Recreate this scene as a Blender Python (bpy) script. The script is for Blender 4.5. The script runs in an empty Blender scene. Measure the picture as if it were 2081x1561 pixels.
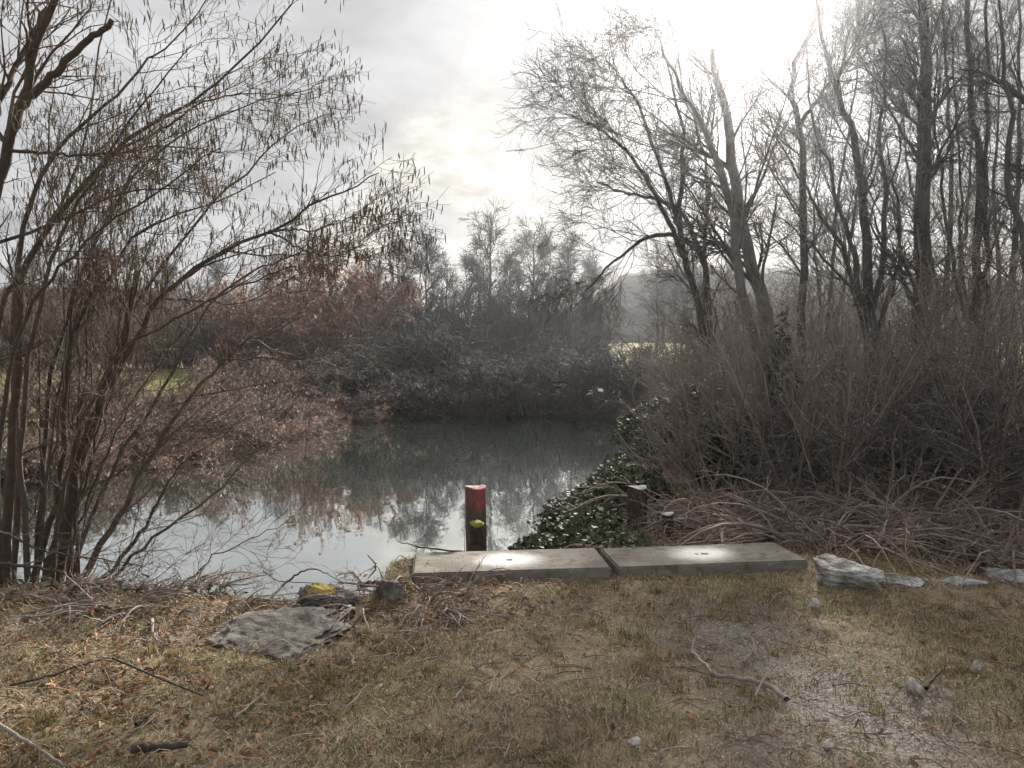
import bpy, math, random
import numpy as np
from mathutils import Vector

S = bpy.context.scene
COL = S.collection
RNG = np.random.default_rng(11)
random.seed(5)

# ------------------------------------------------------------------ camera, sky, sun, exposure
EYE = 2.15                      # metres above the water (water is z = 0)
FPX = 1602.0                    # focal length in pixels of the 2081 px wide photograph
PITCH = math.radians(1.63)
cam = bpy.data.cameras.new('camera')
cam.sensor_width = 36.0
cam.lens = 36.0 * FPX / 2081.0
cam.clip_start = 0.05
cam.clip_end = 3000
camo = bpy.data.objects.new('camera', cam)
camo.location = (0, 0, EYE)
camo.rotation_euler = (math.pi / 2 - PITCH, 0, 0)
COL.objects.link(camo)
S.camera = camo

SUN_AZ = math.radians(15.5)     # to the right of straight ahead (+Y)
SUN_EL = math.radians(25.5)
SUN = Vector((math.sin(SUN_AZ) * math.cos(SUN_EL), math.cos(SUN_AZ) * math.cos(SUN_EL), math.sin(SUN_EL)))
sl = bpy.data.lights.new('sun', 'SUN')
sl.energy = 4.4
sl.angle = math.radians(3.0)
sl.color = (1.0, 0.94, 0.85)
so = bpy.data.objects.new('sun', sl)
so.rotation_euler = (-SUN).to_track_quat('-Z', 'Y').to_euler()
so.location = (10, 20, 40)
COL.objects.link(so)

S.view_settings.view_transform = 'Standard'
S.view_settings.look = 'None'
S.view_settings.exposure = 1.62
S.view_settings.gamma = 1.0
S.view_settings.use_curve_mapping = False
S.render.engine = 'CYCLES'
S.cycles.use_denoising = True
S.cycles.max_bounces = 5
S.cycles.use_adaptive_sampling = True
S.cycles.adaptive_threshold = 0.03
S.cycles.diffuse_bounces = 2
S.cycles.glossy_bounces = 3
S.cycles.transmission_bounces = 3
S.cycles.volume_bounces = 0
S.cycles.transparent_max_bounces = 4


class NT:
    """tiny helper round a node tree"""
    def __init__(self, tree):
        self.t = tree

    def n(self, kind, ins=None, **props):
        nd = self.t.nodes.new(kind)
        for k, v in props.items():
            setattr(nd, k, v)
        for k, v in (ins or {}).items():
            self.set(nd.inputs[k], v)
        return nd

    def set(self, sock, v):
        if isinstance(v, bpy.types.NodeSocket):
            self.t.links.new(v, sock)
        elif isinstance(v, bpy.types.Node):
            self.t.links.new(v.outputs[0], sock)
        else:
            sock.default_value = v

    def math(self, op, a, b=0.0, c=0.0, clamp=False):
        nd = self.n('ShaderNodeMath', {0: a, 1: b, 2: c}, operation=op)
        nd.use_clamp = clamp
        return nd.outputs[0]

    def vec(self, op, a, b=(0, 0, 0)):
        nd = self.n('ShaderNodeVectorMath', {0: a, 1: b}, operation=op)
        return nd.outputs['Value'] if op in ('DOT_PRODUCT', 'LENGTH', 'DISTANCE') else nd.outputs[0]

    def mix(self, f, a, b):
        nd = self.n('ShaderNodeMix', data_type='RGBA')
        self.set(nd.inputs['Factor'], f)
        self.set(nd.inputs[6], a)
        self.set(nd.inputs[7], b)
        return nd.outputs[2]

    def noise(self, vec, scale, detail=4.0, rough=0.55):
        nd = self.n('ShaderNodeTexNoise', {'Scale': scale, 'Detail': detail, 'Roughness': rough})
        if vec is not None:
            self.set(nd.inputs['Vector'], vec)
        return nd.outputs['Fac']

    def step(self, x, a, b):
        nd = self.n('ShaderNodeMapRange', {'Value': x, 'From Min': a, 'From Max': b}, interpolation_type='SMOOTHSTEP')
        return nd.outputs[0]


def C4(c):
    return (c[0], c[1], c[2], 1.0)


world = bpy.data.worlds.new('World')
S.world = world
world.use_nodes = True
w = NT(world.node_tree)
world.node_tree.nodes.clear()
sky = w.n('ShaderNodeTexSky', sky_type='NISHITA', sun_disc=False)
sky.sun_elevation = SUN_EL
sky.sun_rotation = SUN_AZ
sky.air_density = 1.0
sky.dust_density = 2.5
tc = w.n('ShaderNodeTexCoord').outputs['Generated']
sep = w.n('ShaderNodeSeparateXYZ', {0: tc})
zz = w.math('ADD', w.math('MAXIMUM', sep.outputs[2], 0.0), 0.16)
plane = w.n('ShaderNodeCombineXYZ', {0: w.math('DIVIDE', sep.outputs[0], zz), 1: w.math('DIVIDE', sep.outputs[1], zz), 2: 0.0}).outputs[0]
cosun = w.math('MAXIMUM', w.vec('DOT_PRODUCT', tc, tuple(SUN)), 0.0)
n1 = w.noise(plane, 0.55, 6.0, 0.55)
n2 = w.noise(plane, 2.1, 6.0, 0.6)
cover = w.math('ADD', w.math('MULTIPLY', n1, 0.75), w.math('MULTIPLY', n2, 0.25))
cover = w.step(cover, 0.30, 0.56)
# thin high cloud, brighter towards the sun behind it
glow = w.math('ADD', w.math('MULTIPLY', w.math('POWER', cosun, 30.0), 0.1), w.math('MULTIPLY', w.math('POWER', cosun, 240.0), 6.0))
glow = w.math('ADD', glow, w.math('MULTIPLY', w.math('POWER', cosun, 900.0), 40.0))
shade = w.math('MULTIPLY_ADD', n2, 3.1, 0.72)
lum = w.math('ADD', shade, glow)
cl = w.vec('SCALE', (1.0, 0.985, 0.975))
cl_node = w.n('ShaderNodeVectorMath', {0: (0.985, 0.988, 1.0)}, operation='SCALE')
w.set(cl_node.inputs['Scale'], lum)
base = w.mix(w.math('MULTIPLY_ADD', cover, 0.30, 0.66), w.n('ShaderNodeVectorMath', {0: sky.outputs[0], 1: (0.16, 0.16, 0.16)}, operation='MULTIPLY').outputs[0], cl_node.outputs[0])
# sunlit cumulus low over the far bank, ragged edge from noise
def cdir(px, py):
    v = Vector(((px - 1040.5) / FPX, 1.0, (735 - py) / FPX))
    return tuple(v.normalized())
warp = w.n('ShaderNodeTexNoise', {'Vector': tc, 'Scale': 7.0, 'Detail': 6.0, 'Roughness': 0.6}).outputs['Fac']
def blob(px, py, r):
    return w.math('SUBTRACT', 1.0, w.math('DIVIDE', w.vec('DISTANCE', tc, cdir(px, py)), r))
bl = w.math('MAXIMUM', blob(1000, 350, 0.15), w.math('MAXIMUM', blob(1120, 390, 0.13), blob(900, 330, 0.10)))
bl = w.math('MAXIMUM', bl, w.math('MAXIMUM', blob(1010, 490, 0.10), blob(760, 500, 0.09)))
bl = w.math('ADD', bl, w.math('MULTIPLY_ADD', warp, 2.3, -1.2))
bl = w.step(bl, 0.0, 0.42)
fine = w.n('ShaderNodeTexNoise', {'Vector': w.n('ShaderNodeVectorMath', {0: tc, 1: (1, 1, 2.4)}, operation='MULTIPLY').outputs[0], 'Scale': 22.0, 'Detail': 5.0, 'Roughness': 0.6}).outputs['Fac']
cum = w.n('ShaderNodeVectorMath', {0: (1.0, 0.965, 0.885)}, operation='SCALE')
w.set(cum.inputs['Scale'], w.math('MULTIPLY_ADD', fine, 3.6, 1.0))
final = w.mix(w.math('MULTIPLY', bl, 0.9), base, cum.outputs[0])
bg = w.n('ShaderNodeBackground', {'Color': final, 'Strength': 0.1})
w.n('ShaderNodeOutputWorld', {0: bg.outputs[0]})

# ------------------------------------------------------------------ pixel -> place
CP, SP = math.cos(PITCH), math.sin(PITCH)

def ray(px, py):
    xc, yc = (px - 1040.5) / FPX, (780.5 - py) / FPX
    return np.array([xc, CP + yc * SP, -SP + yc * CP])

def at(px, py, Y):
    d = ray(px, py)
    return np.array([0, 0, EYE]) + d * (Y / d[1])

def onz(px, py, z):
    d = ray(px, py)
    return np.array([0, 0, EYE]) + d * ((z - EYE) / d[2])

# ------------------------------------------------------------------ terrain
POND = np.array([(-1.9, 6.45), (-1.0, 6.5), (0.9, 6.55), (0.1, 6.9), (-0.1, 7.6), (0.1, 8.6), (0.5, 10.2), (1.2, 12.5), (2.0, 15.5), (3.0, 20),
                 (3.7, 24), (4.5, 29), (3, 30.6), (-2, 31), (-5.0, 31.6), (-6.0, 29), (-7.0, 25.5), (-7.3, 20), (-8, 16.8),
                 (-9.5, 14.5), (-13, 12.6), (-15, 9.5), (-8, 7.6), (-5, 7.0), (-3.4, 6.8)])
_T = np.random.default_rng(3).random((256, 256))

def vnoise(x, y):
    xi, yi = np.floor(x).astype(int), np.floor(y).astype(int)
    fx, fy = x - xi, y - yi
    fx, fy = fx * fx * (3 - 2 * fx), fy * fy * (3 - 2 * fy)
    a, b = _T[xi % 256, yi % 256], _T[(xi + 1) % 256, yi % 256]
    c, d = _T[xi % 256, (yi + 1) % 256], _T[(xi + 1) % 256, (yi + 1) % 256]
    return (a * (1 - fx) + b * fx) * (1 - fy) + (c * (1 - fx) + d * fx) * fy

def fbm(x, y, o=4):
    s, a = 0.0, 0.5
    for i in range(o):
        s = s + a * (vnoise(x * 2 ** i + 17.3 * i, y * 2 ** i + 5.1 * i) - 0.5)
        a *= 0.5
    return s

def sst(x, a, b):
    t = np.clip((x - a) / (b - a), 0, 1)
    return t * t * (3 - 2 * t)

def sdf(x, y):
    x, y = np.asarray(x, float), np.asarray(y, float)
    best = np.full(x.shape, 1e9)
    inside = np.zeros(x.shape, bool)
    n = len(POND)
    for i in range(n):
        (ax, ay), (bx, by) = POND[i], POND[(i + 1) % n]
        ex, ey = bx - ax, by - ay
        t = np.clip(((x - ax) * ex + (y - ay) * ey) / (ex * ex + ey * ey), 0, 1)
        best = np.minimum(best, np.hypot(x - ax - t * ex, y - ay - t * ey))
        hit = ((ay > y) != (by > y)) & (x < ex * (y - ay) / (ey if abs(ey) > 1e-9 else 1e-9) + ax)
        inside ^= hit
    return np.where(inside, -best, best)

def H(x, y):
    x, y = np.asarray(x, float), np.asarray(y, float)
    d = sdf(x, y) + 0.25 * fbm(x * 1.3, y * 1.3, 3) * sst(np.abs(x - 0.6), 1.0, 2.0)
    L = 0.55 - 0.03 * sst(y, 3, 6) + 0.06 * fbm(x * 0.9, y * 0.9, 4) + 0.05 * fbm(x * 4, y * 4, 4)
    L = L + .06 * sst(y, 4.9, 5.5) * sst(x, -1.3, -.7) * (1 - sst(x, 2.3, 2.9)) * (1 - sst(y, 6.2, 6.5))
    L = L + 0.25 * sst(x, 2.6, 5.0) * sst(y, 7.0, 10.0) + 0.3 * sst(y, 24, 34)
    L = L + np.clip((y - 40) * 0.075, 0, 3.0) * sst(x, -2, 6) + np.clip((y - 25) * .013, 0, .8) * sst(-x, 6, 11) - 0.12 * sst(x, 3.0, 4.2) * sst(y, 5.7, 6.2) * (1 - sst(y, 7, 9))
    L = L + .32 * sst(-x, 8.5, 12) * sst(y, 15, 25)
    bw = np.where((x > -0.95) & (y < 7.0), 0.28, 1.25)
    bw = np.where(y > 7.0, 0.9, bw)
    land = L * sst(d, -0.02, bw)
    water = -0.9 * sst(-d, -0.05, 2.0) - 0.02
    return np.where(d > 0, np.maximum(land, 0.0), water)

def h(x, y):
    return float(H(np.array([x]), np.array([y]))[0])

_GT = np.concatenate([np.arange(2, 9, .012), np.arange(9, 40, .1)])

def gp(px, py, dz=0.0):
    """point on the ground seen at a pixel"""
    d = ray(px, py)
    P = np.array([0, 0, EYE])[None] + d[None] * _GT[:, None]
    hit = np.nonzero(P[:, 2] <= H(P[:, 0], P[:, 1]) + dz)[0]
    p = P[hit[0]] if len(hit) else P[-1]
    return p

# ------------------------------------------------------------------ mesh helpers
def make_mesh(name, V, quads=None, tris=None, rnd=None, smooth=False):
    V = np.asarray(V, np.float32).reshape(-1, 3)
    q = np.zeros((0, 4), np.int32) if quads is None else np.asarray(quads, np.int32).reshape(-1, 4)
    t = np.zeros((0, 3), np.int32) if tris is None else np.asarray(tris, np.int32).reshape(-1, 3)
    me = bpy.data.meshes.new(name)
    me.vertices.add(len(V))
    me.vertices.foreach_set('co', V.ravel())
    me.loops.add(q.size + t.size)
    me.polygons.add(len(q) + len(t))
    me.loops.foreach_set('vertex_index', np.concatenate([q.ravel(), t.ravel()]))
    st = np.concatenate([np.arange(len(q)) * 4, len(q) * 4 + np.arange(len(t)) * 3]).astype(np.int32)
    me.polygons.foreach_set('loop_start', st)
    if smooth:
        me.polygons.foreach_set('use_smooth', np.ones(len(st), bool))
    if rnd is not None:
        a = me.attributes.new('rnd', 'FLOAT', 'POINT')
        a.data.foreach_set('value', np.asarray(rnd, np.float32))
    me.update(calc_edges=True)
    return me

class Geo:
    """collects tubes, leaves and blades into one mesh"""
    def __init__(self):
        self.V, self.Q, self.T, self.R, self.n = [], [], [], [], 0

    def tubes(self, P, R, sides=3, cap=False):
        P = np.asarray(P, float)
        R = np.asarray(R, float)
        if P.ndim == 2:
            P, R = P[None], R[None]
        N, K = P.shape[:2]
        T = np.gradient(P, axis=1)
        T /= np.linalg.norm(T, axis=2, keepdims=True) + 1e-9
        m = np.abs(T.mean(axis=1))
        ref = np.eye(3)[np.argmin(m, axis=1)][:, None, :]
        U = np.cross(T, ref)
        U /= np.linalg.norm(U, axis=2, keepdims=True) + 1e-9
        W = np.cross(T, U)
        a = np.arange(sides) * 2 * np.pi / sides
        ring = P[:, :, None, :] + R[:, :, None, None] * (np.cos(a)[None, None, :, None] * U[:, :, None, :] + np.sin(a)[None, None, :, None] * W[:, :, None, :])
        idx = np.arange(N * K * sides).reshape(N, K, sides) + self.n
        nx = np.roll(idx, -1, axis=2)
        q = np.stack([idx[:, :-1], nx[:, :-1], nx[:, 1:], idx[:, 1:]], axis=-1).reshape(-1, 4)
        self.V.append(ring.reshape(-1, 3))
        self.Q.append(q)
        self.R.append(np.repeat(RNG.random(N), K * sides))
        self.n += N * K * sides
        if cap:
            c = P[:, -1]
            ci = np.arange(N) + self.n
            self.V.append(c)
            self.R.append(RNG.random(N))
            self.n += N
            t = np.stack([idx[:, -1], nx[:, -1], np.repeat(ci[:, None], sides, 1)], axis=-1).reshape(-1, 3)
            self.T.append(t)
        return self

    def leaves(self, P, D, size, aspect=0.5, fold=0.25, up=None):
        """folded rhombic leaves at P pointing along D"""
        P = np.asarray(P, float)
        N = len(P)
        if N == 0:
            return self
        D = D / (np.linalg.norm(D, axis=1, keepdims=True) + 1e-9)
        v = RNG.normal(size=(N, 3)) if up is None else up + RNG.normal(size=(N, 3)) * 0.35
        A = np.cross(D, v)
        A /= np.linalg.norm(A, axis=1, keepdims=True) + 1e-9
        B = np.cross(A, D)
        s = np.asarray(size, float).reshape(-1, 1) * np.ones((N, 1))
        mid = P + D * s * 0.45 + B * s * fold * 0.4
        V = np.stack([P, mid + A * s * aspect * 0.5, P + D * s, mid - A * s * aspect * 0.5, P + D * s * 0.45 ], axis=1)
        i = np.arange(N)[:, None] * 5 + self.n
        t = np.concatenate([i + [0, 1, 4], i + [1, 2, 4], i + [2, 3, 4], i + [3, 0, 4]], axis=0)
        self.V.append(V.reshape(-1, 3))
        self.T.append(t)
        self.R.append(np.repeat(RNG.random(N), 5))
        self.n += N * 5
        return self

    def blades(self, P, length, width, lean, az):
        N = len(P)
        w_ = np.stack([np.cos(az + 1.57), np.sin(az + 1.57), np.zeros(N)], 1)
        d_ = np.stack([np.cos(az), np.sin(az), np.zeros(N)], 1)
        L, W, ln = length[:, None], width[:, None], lean[:, None]
        z = np.array([[0, 0, 1.0]])
        m = P + z * L * 0.55 * np.cos(ln * .6) + d_ * L * 0.55 * np.sin(ln * .6)
        t = m + z * L * 0.45 * np.cos(ln * 1.5) + d_ * L * 0.45 * np.sin(ln * 1.5)
        V = np.stack([P - w_ * W, P + w_ * W, m + w_ * W * .8, m - w_ * W * .8, t], 1)
        i = np.arange(N)[:, None] * 5 + self.n
        self.V.append(V.reshape(-1, 3))
        self.Q.append(i + [0, 1, 2, 3])
        self.T.append(i + [3, 2, 4])
        self.R.append(np.repeat(RNG.random(N), 5))
        self.n += N * 5
        return self

    def mesh(self, name, base=(0, 0, 0), smooth=False):
        V = np.concatenate(self.V) - np.asarray(base)
        return make_mesh(name, V, np.concatenate(self.Q) if self.Q else None, np.concatenate(self.T) if self.T else None, np.concatenate(self.R), smooth)

def tag(o, label=None, cat=None, group=None, kind=None):
    if label: o['label'] = label
    if cat: o['category'] = cat
    if group: o['group'] = group
    if kind: o['kind'] = kind
    return o

def obj(name, me, m, parent=None, loc=None):
    if m is not None and not me.materials:
        me.materials.append(m)
    o = bpy.data.objects.new(name, me)
    COL.objects.link(o)
    if parent: o.parent = parent
    if loc is not None: o.location = loc
    return o

def empty(name, loc, label, cat, group=None, rz=0.0, sc=1.0):
    o = bpy.data.objects.new(name, None)
    o.empty_display_size = 0.2
    o.location = loc
    o.rotation_euler = (0, 0, rz)
    o.scale = (sc, sc, sc) if not hasattr(sc, '__len__') else sc
    COL.objects.link(o)
    return tag(o, label, cat, group)

# ------------------------------------------------------------------ materials
def material(name):
    m = bpy.data.materials.new(name)
    m.use_nodes = True
    m.node_tree.nodes.clear()
    return m, NT(m.node_tree)

def surf(name, stops, rough=0.8, nscale=8.0, bump=0.0, bscale=40.0, rndw=0.6, spec=0.3, translucent=0.0, coords='Object'):
    """noise + per-piece random value through a colour ramp"""
    m, t = material(name)
    tcn = t.n('ShaderNodeTexCoord').outputs[coords]
    nz = t.noise(tcn, nscale, 5.0)
    rn = t.n('ShaderNodeAttribute', attribute_name='rnd').outputs['Fac']
    f = t.math('ADD', t.math('MULTIPLY', rn, rndw), t.math('MULTIPLY', t.step(nz, 0.3, 0.7), 1 - rndw))
    ramp = t.n('ShaderNodeValToRGB', {0: f})
    els = ramp.color_ramp.elements
    while len(els) < len(stops):
        els.new(0.5)
    for i, c in enumerate(stops):
        els[i].position = i / (len(stops) - 1)
        els[i].color = C4(c)
    b = t.n('ShaderNodeBsdfPrincipled', {'Base Color': ramp.outputs[0], 'Roughness': rough, 'Specular IOR Level': spec})
    if bump:
        bn = t.n('ShaderNodeBump', {'Height': t.noise(tcn, bscale, 6.0, 0.65), 'Strength': bump, 'Distance': 0.02})
        t.set(b.inputs['Normal'], bn.outputs[0])
    out = b.outputs[0]
    if translucent:
        tr = t.n('ShaderNodeBsdfTranslucent', {'Color': ramp.outputs[0]})
        out = t.n('ShaderNodeMixShader', {0: translucent, 1: out, 2: tr.outputs[0]}).outputs[0]
    t.n('ShaderNodeOutputMaterial', {0: out})
    return m

M = {}
M['bark_hazel'] = surf('bark_hazel', [(.045, .034, .026), (.075, .058, .045), (.12, .10, .085)], .85, 14, .6, 60)
M['twig_hazel'] = surf('twig_hazel', [(.05, .036, .027), (.085, .06, .045), (.13, .10, .075)], .75, 6)
M['catkin'] = surf('catkin', [(.10, .07, .04), (.17, .125, .07), (.22, .16, .09)], .85, 20, translucent=.15)
M['bark_grey'] = surf('bark_grey', [(.05, .046, .042), (.085, .08, .075), (.13, .125, .12)], .9, 5, .6, 30)
M['twig_grey'] = surf('twig_grey', [(.06, .052, .048), (.10, .086, .078), (.15, .13, .115)], .85, 3)
M['bark_alder'] = surf('bark_alder', [(.025, .023, .022), (.045, .042, .04), (.07, .066, .062)], .9, 5, .6, 30)
M['twig_alder'] = surf('twig_alder', [(.03, .027, .027), (.05, .045, .044), (.08, .072, .07)], .85, 3)
M['bark_birch'] = surf('bark_birch', [(.07, .065, .06), (.17, .165, .155), (.32, .31, .29)], .8, 6, .6, 30)
M['twig_red'] = surf('twig_red', [(.10, .072, .062), (.17, .125, .108), (.25, .19, .165)], .85, 3)
M['twig_dry'] = surf('twig_dry', [(.11, .094, .084), (.19, .165, .148), (.29, .255, .23)], .85, 3)
M['rock_white'] = surf('rock_white', [(.34, .32, .29), (.48, .46, .42), (.6, .58, .54)], .9, 30, .6, 60, rndw=0, spec=.15)
M['cane'] = surf('cane', [(.12, .092, .078), (.21, .168, .142), (.36, .30, .255)], .75, 4, rndw=.8)
M['leaf_copper'] = surf('leaf_copper', [(.14, .075, .056), (.26, .148, .112), (.38, .25, .205)], .7, 3, rndw=.9, translucent=.35)
M['leaf_pale'] = surf('leaf_pale', [(.13, .085, .07), (.24, .165, .14), (.42, .34, .31)], .65, 3, rndw=.9, translucent=.25)
M['leaf_litter'] = surf('leaf_litter', [(.08, .046, .03), (.22, .125, .07), (.40, .225, .115), (.48, .32, .21)], .8, 2, rndw=.85, translucent=.15)
M['ivy'] = surf('ivy', [(.03, .036, .022), (.06, .07, .042), (.13, .14, .09)], .7, 3, rndw=.8, spec=.12)
M['grass_dry'] = surf('grass_dry', [(.14, .108, .072), (.29, .235, .16), (.43, .365, .26), (.54, .48, .37)], .8, 1.2, rndw=.6, translucent=.25, coords='Object')
M['grass_green'] = surf('grass_green', [(.085, .085, .03), (.18, .172, .062), (.30, .275, .11)], .75, 1.2, rndw=.7, translucent=.3)
M['grass_tuft'] = surf('grass_tuft', [(.07, .06, .022), (.16, .135, .05), (.30, .24, .12), (.46, .39, .24)], .8, 2.5, rndw=.45, translucent=.25)
M['straw'] = surf('straw', [(.12, .075, .05), (.24, .165, .11), (.40, .32, .24)], .75, 2, rndw=.9)
M['gravel'] = surf('gravel', [(.20, .18, .155), (.36, .335, .30), (.55, .53, .49)], .85, 30, rndw=.9)
M['rock_pale'] = surf('rock_pale', [(.17, .16, .145), (.40, .392, .375), (.56, .555, .54)], .9, 7, 1.0, 22, rndw=0, spec=.15)
M['rock_dark'] = surf('rock_dark', [(.06, .053, .046), (.125, .112, .10), (.21, .192, .175)], .9, 9, 1.0, 30, rndw=0)
M['stick'] = surf('stick', [(.16, .13, .11), (.27, .24, .215), (.36, .33, .30)], .8, 9, .5, 50, rndw=.3)
M['stick_dark'] = surf('stick_dark', [(.03, .025, .02), (.06, .05, .04), (.10, .085, .07)], .8, 9, .5, 50, rndw=.3)
M['moss'] = surf('moss', [(.10, .12, .02), (.22, .24, .04), (.34, .33, .07)], .9, 20, .8, 60, rndw=0)

def lichen_material():
    m, t = material('rock_lichen')
    oc = t.n('ShaderNodeTexCoord').outputs['Object']
    nz = t.noise(oc, 9, 5)
    fz = t.noise(oc, 45, 5, .65)
    col = t.mix(t.step(nz, .35, .65), C4((.075, .065, .058)), C4((.22, .20, .18)))
    d = t.vec('LENGTH', t.n('ShaderNodeVectorMath', {0: t.vec('SUBTRACT', oc, (-.05, -.06, .12)), 1: (1, 1.2, 1)}, operation='MULTIPLY').outputs[0])
    k = t.step(t.math('ADD', d, t.math('MULTIPLY_ADD', fz, .22, -.11)), .105, .065)
    col = t.mix(k, col, t.mix(fz, C4((.28, .20, .04)), C4((.48, .38, .12))))
    b = t.n('ShaderNodeBsdfPrincipled', {'Base Color': col, 'Roughness': .95, 'Specular IOR Level': .15})
    t.set(b.inputs['Normal'], t.n('ShaderNodeBump', {'Height': fz, 'Strength': .9, 'Distance': .02}).outputs[0])
    t.n('ShaderNodeOutputMaterial', {0: b.outputs[0]})
    return m
M['rock_lichen'] = lichen_material()
M['cut_wood'] = surf('cut_wood', [(.34, .31, .24), (.50, .47, .39), (.62, .60, .52)], .8, 12, .4, 40, rndw=0)
M['hill'] = surf('hill', [(.045, .045, .042), (.07, .066, .058), (.10, .09, .075)], .95, .25, rndw=0)
M['reed_pale'] = surf('reed_pale', [(.20, .17, .14), (.32, .28, .24), (.42, .38, .34)], .8, 3, rndw=.8)

def post_material():
    m, t = material('painted_post')
    geo = t.n('ShaderNodeTexCoord').outputs['Object']
    sp = t.n('ShaderNodeSeparateXYZ', {0: geo})
    nz = t.noise(t.n('ShaderNodeVectorMath', {0: geo, 1: (1, 1, .35)}, operation='MULTIPLY').outputs[0], 22, 5)
    hgt = t.math('ADD', sp.outputs[2], t.math('MULTIPLY_ADD', nz, .20, -.10))
    flake = t.step(t.noise(t.n('ShaderNodeVectorMath', {0: geo, 1: (1, 1, .3)}, operation='MULTIPLY').outputs[0], 60, 4, .7), .38, .52)
    red = t.math('MULTIPLY', t.step(hgt, 0.80, 0.93), flake)
    side = t.step(t.math('ADD', sp.outputs[0], t.math('MULTIPLY_ADD', nz, .1, -.05)), -.14, .10)
    red = t.math('MULTIPLY', red, t.math('MULTIPLY_ADD', side, .75, .2))
    wood = t.mix(nz, C4((.035, .028, .022)), C4((.10, .08, .065)))
    col = t.mix(red, wood, t.mix(nz, C4((.20, .03, .03)), C4((.40, .075, .075))))
    b = t.n('ShaderNodeBsdfPrincipled', {'Base Color': col, 'Roughness': .7})
    t.set(b.inputs['Normal'], t.n('ShaderNodeBump', {'Height': nz, 'Strength': .7, 'Distance': .02}).outputs[0])
    t.n('ShaderNodeOutputMaterial', {0: b.outputs[0]})
    return m
M['painted_post'] = post_material()
M['post_wood'] = surf('post_wood', [(.03, .022, .018), (.06, .042, .036), (.10, .072, .06)], .85, 12, .8, 40, rndw=0)
M['red_end'] = surf('red_end', [(.28, .07, .06), (.40, .20, .18), (.5, .42, .38)], .75, 14, .4, 50, rndw=0)

def concrete_material():
    m, t = material('concrete')
    oc = t.n('ShaderNodeTexCoord').outputs['Object']
    nz = t.noise(oc, 3.0, 6)
    fz = t.noise(oc, 60.0, 5, .7)
    strk = t.noise(t.n('ShaderNodeVectorMath', {0: oc, 1: (1, 5, 5)}, operation='MULTIPLY').outputs[0], 4, 4)
    col = t.mix(t.step(nz, .35, .68), C4((.155, .14, .118)), C4((.245, .225, .20)))
    col = t.mix(t.math('MULTIPLY', t.step(strk, .5, .75), .5), col, C4((.36, .33, .29)))
    col = t.mix(t.math('MULTIPLY', t.step(fz, .55, .75), .4), col, C4((.14, .125, .10)))
    grime = t.step(t.math('ADD', t.noise(oc, 9.0, 6, .7), t.math('MULTIPLY', nz, .4)), .72, .86)
    col = t.mix(t.math('MULTIPLY', grime, .7), col, C4((.10, .085, .055)))
    col = t.mix(t.math('MULTIPLY', t.step(t.noise(oc, 26.0, 4, .6), .62, .70), .6), col, C4((.42, .41, .38)))
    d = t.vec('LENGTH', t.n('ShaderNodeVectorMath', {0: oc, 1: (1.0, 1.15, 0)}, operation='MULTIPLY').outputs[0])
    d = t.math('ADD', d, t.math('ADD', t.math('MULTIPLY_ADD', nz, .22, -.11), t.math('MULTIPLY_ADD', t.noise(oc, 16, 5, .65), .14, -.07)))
    pale_disc = t.math('SUBTRACT', 1.0, t.step(d, .09, .34))        # paler disc round the lifting hole
    col = t.mix(t.math('MULTIPLY', pale_disc, .9), col, C4((.80, .79, .76)))
    b = t.n('ShaderNodeBsdfPrincipled', {'Base Color': col, 'Roughness': .95, 'Specular IOR Level': .15})
    t.set(b.inputs['Normal'], t.n('ShaderNodeBump', {'Height': fz, 'Strength': .5, 'Distance': .01}).outputs[0])
    t.n('ShaderNodeOutputMaterial', {0: b.outputs[0]})
    return m
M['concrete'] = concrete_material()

def ground_material():
    m, t = material('ground')
    oc = t.n('ShaderNodeTexCoord').outputs['Object']
    big = t.noise(oc, 1.1, 5)
    mid = t.noise(oc, 7, 6, .65)
    fine = t.noise(oc, 55, 5, .7)
    soil = t.mix(mid, C4((.08, .058, .04)), C4((.23, .18, .13)))
    straw = t.mix(fine, C4((.18, .14, .085)), C4((.42, .34, .225)))
    col = t.mix(t.step(t.math('ADD', t.math('MULTIPLY', big, .5), t.math('MULTIPLY', mid, .5)), .40, .60), soil, straw)
    moss = t.mix(fine, C4((.085, .085, .028)), C4((.21, .19, .075)))
    col = t.mix(t.math('MULTIPLY', t.step(t.noise(oc, 2.3, 5), .52, .66), .6), col, moss)
    gm = t.n('ShaderNodeAttribute', attribute_name='gravel').outputs['Fac']
    grav = t.mix(t.step(fine, .35, .65), C4((.20, .18, .155)), C4((.46, .43, .39)))
    col = t.mix(t.math('MULTIPLY', gm, t.math('MULTIPLY_ADD', mid, .8, .35)), col, grav)
    fm = t.n('ShaderNodeAttribute', attribute_name='field').outputs['Fac']
    fld = t.mix(t.noise(oc, .35, 5), C4((.11, .12, .03)), C4((.20, .20, .065)))
    col = t.mix(fm, col, fld)
    bm = t.n('ShaderNodeAttribute', attribute_name='bank').outputs['Fac']
    col = t.mix(bm, col, t.mix(mid, C4((.05, .038, .030)), C4((.13, .10, .08))))
    b = t.n('ShaderNodeBsdfPrincipled', {'Base Color': col, 'Roughness': .95, 'Specular IOR Level': .1})
    hh = t.math('ADD', t.math('MULTIPLY', mid, .6), t.math('MULTIPLY', fine, .4))
    t.set(b.inputs['Normal'], t.n('ShaderNodeBump', {'Height': hh, 'Strength': .9, 'Distance': .04}).outputs[0])
    t.n('ShaderNodeOutputMaterial', {0: b.outputs[0]})
    return m
M['ground'] = ground_material()

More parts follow.
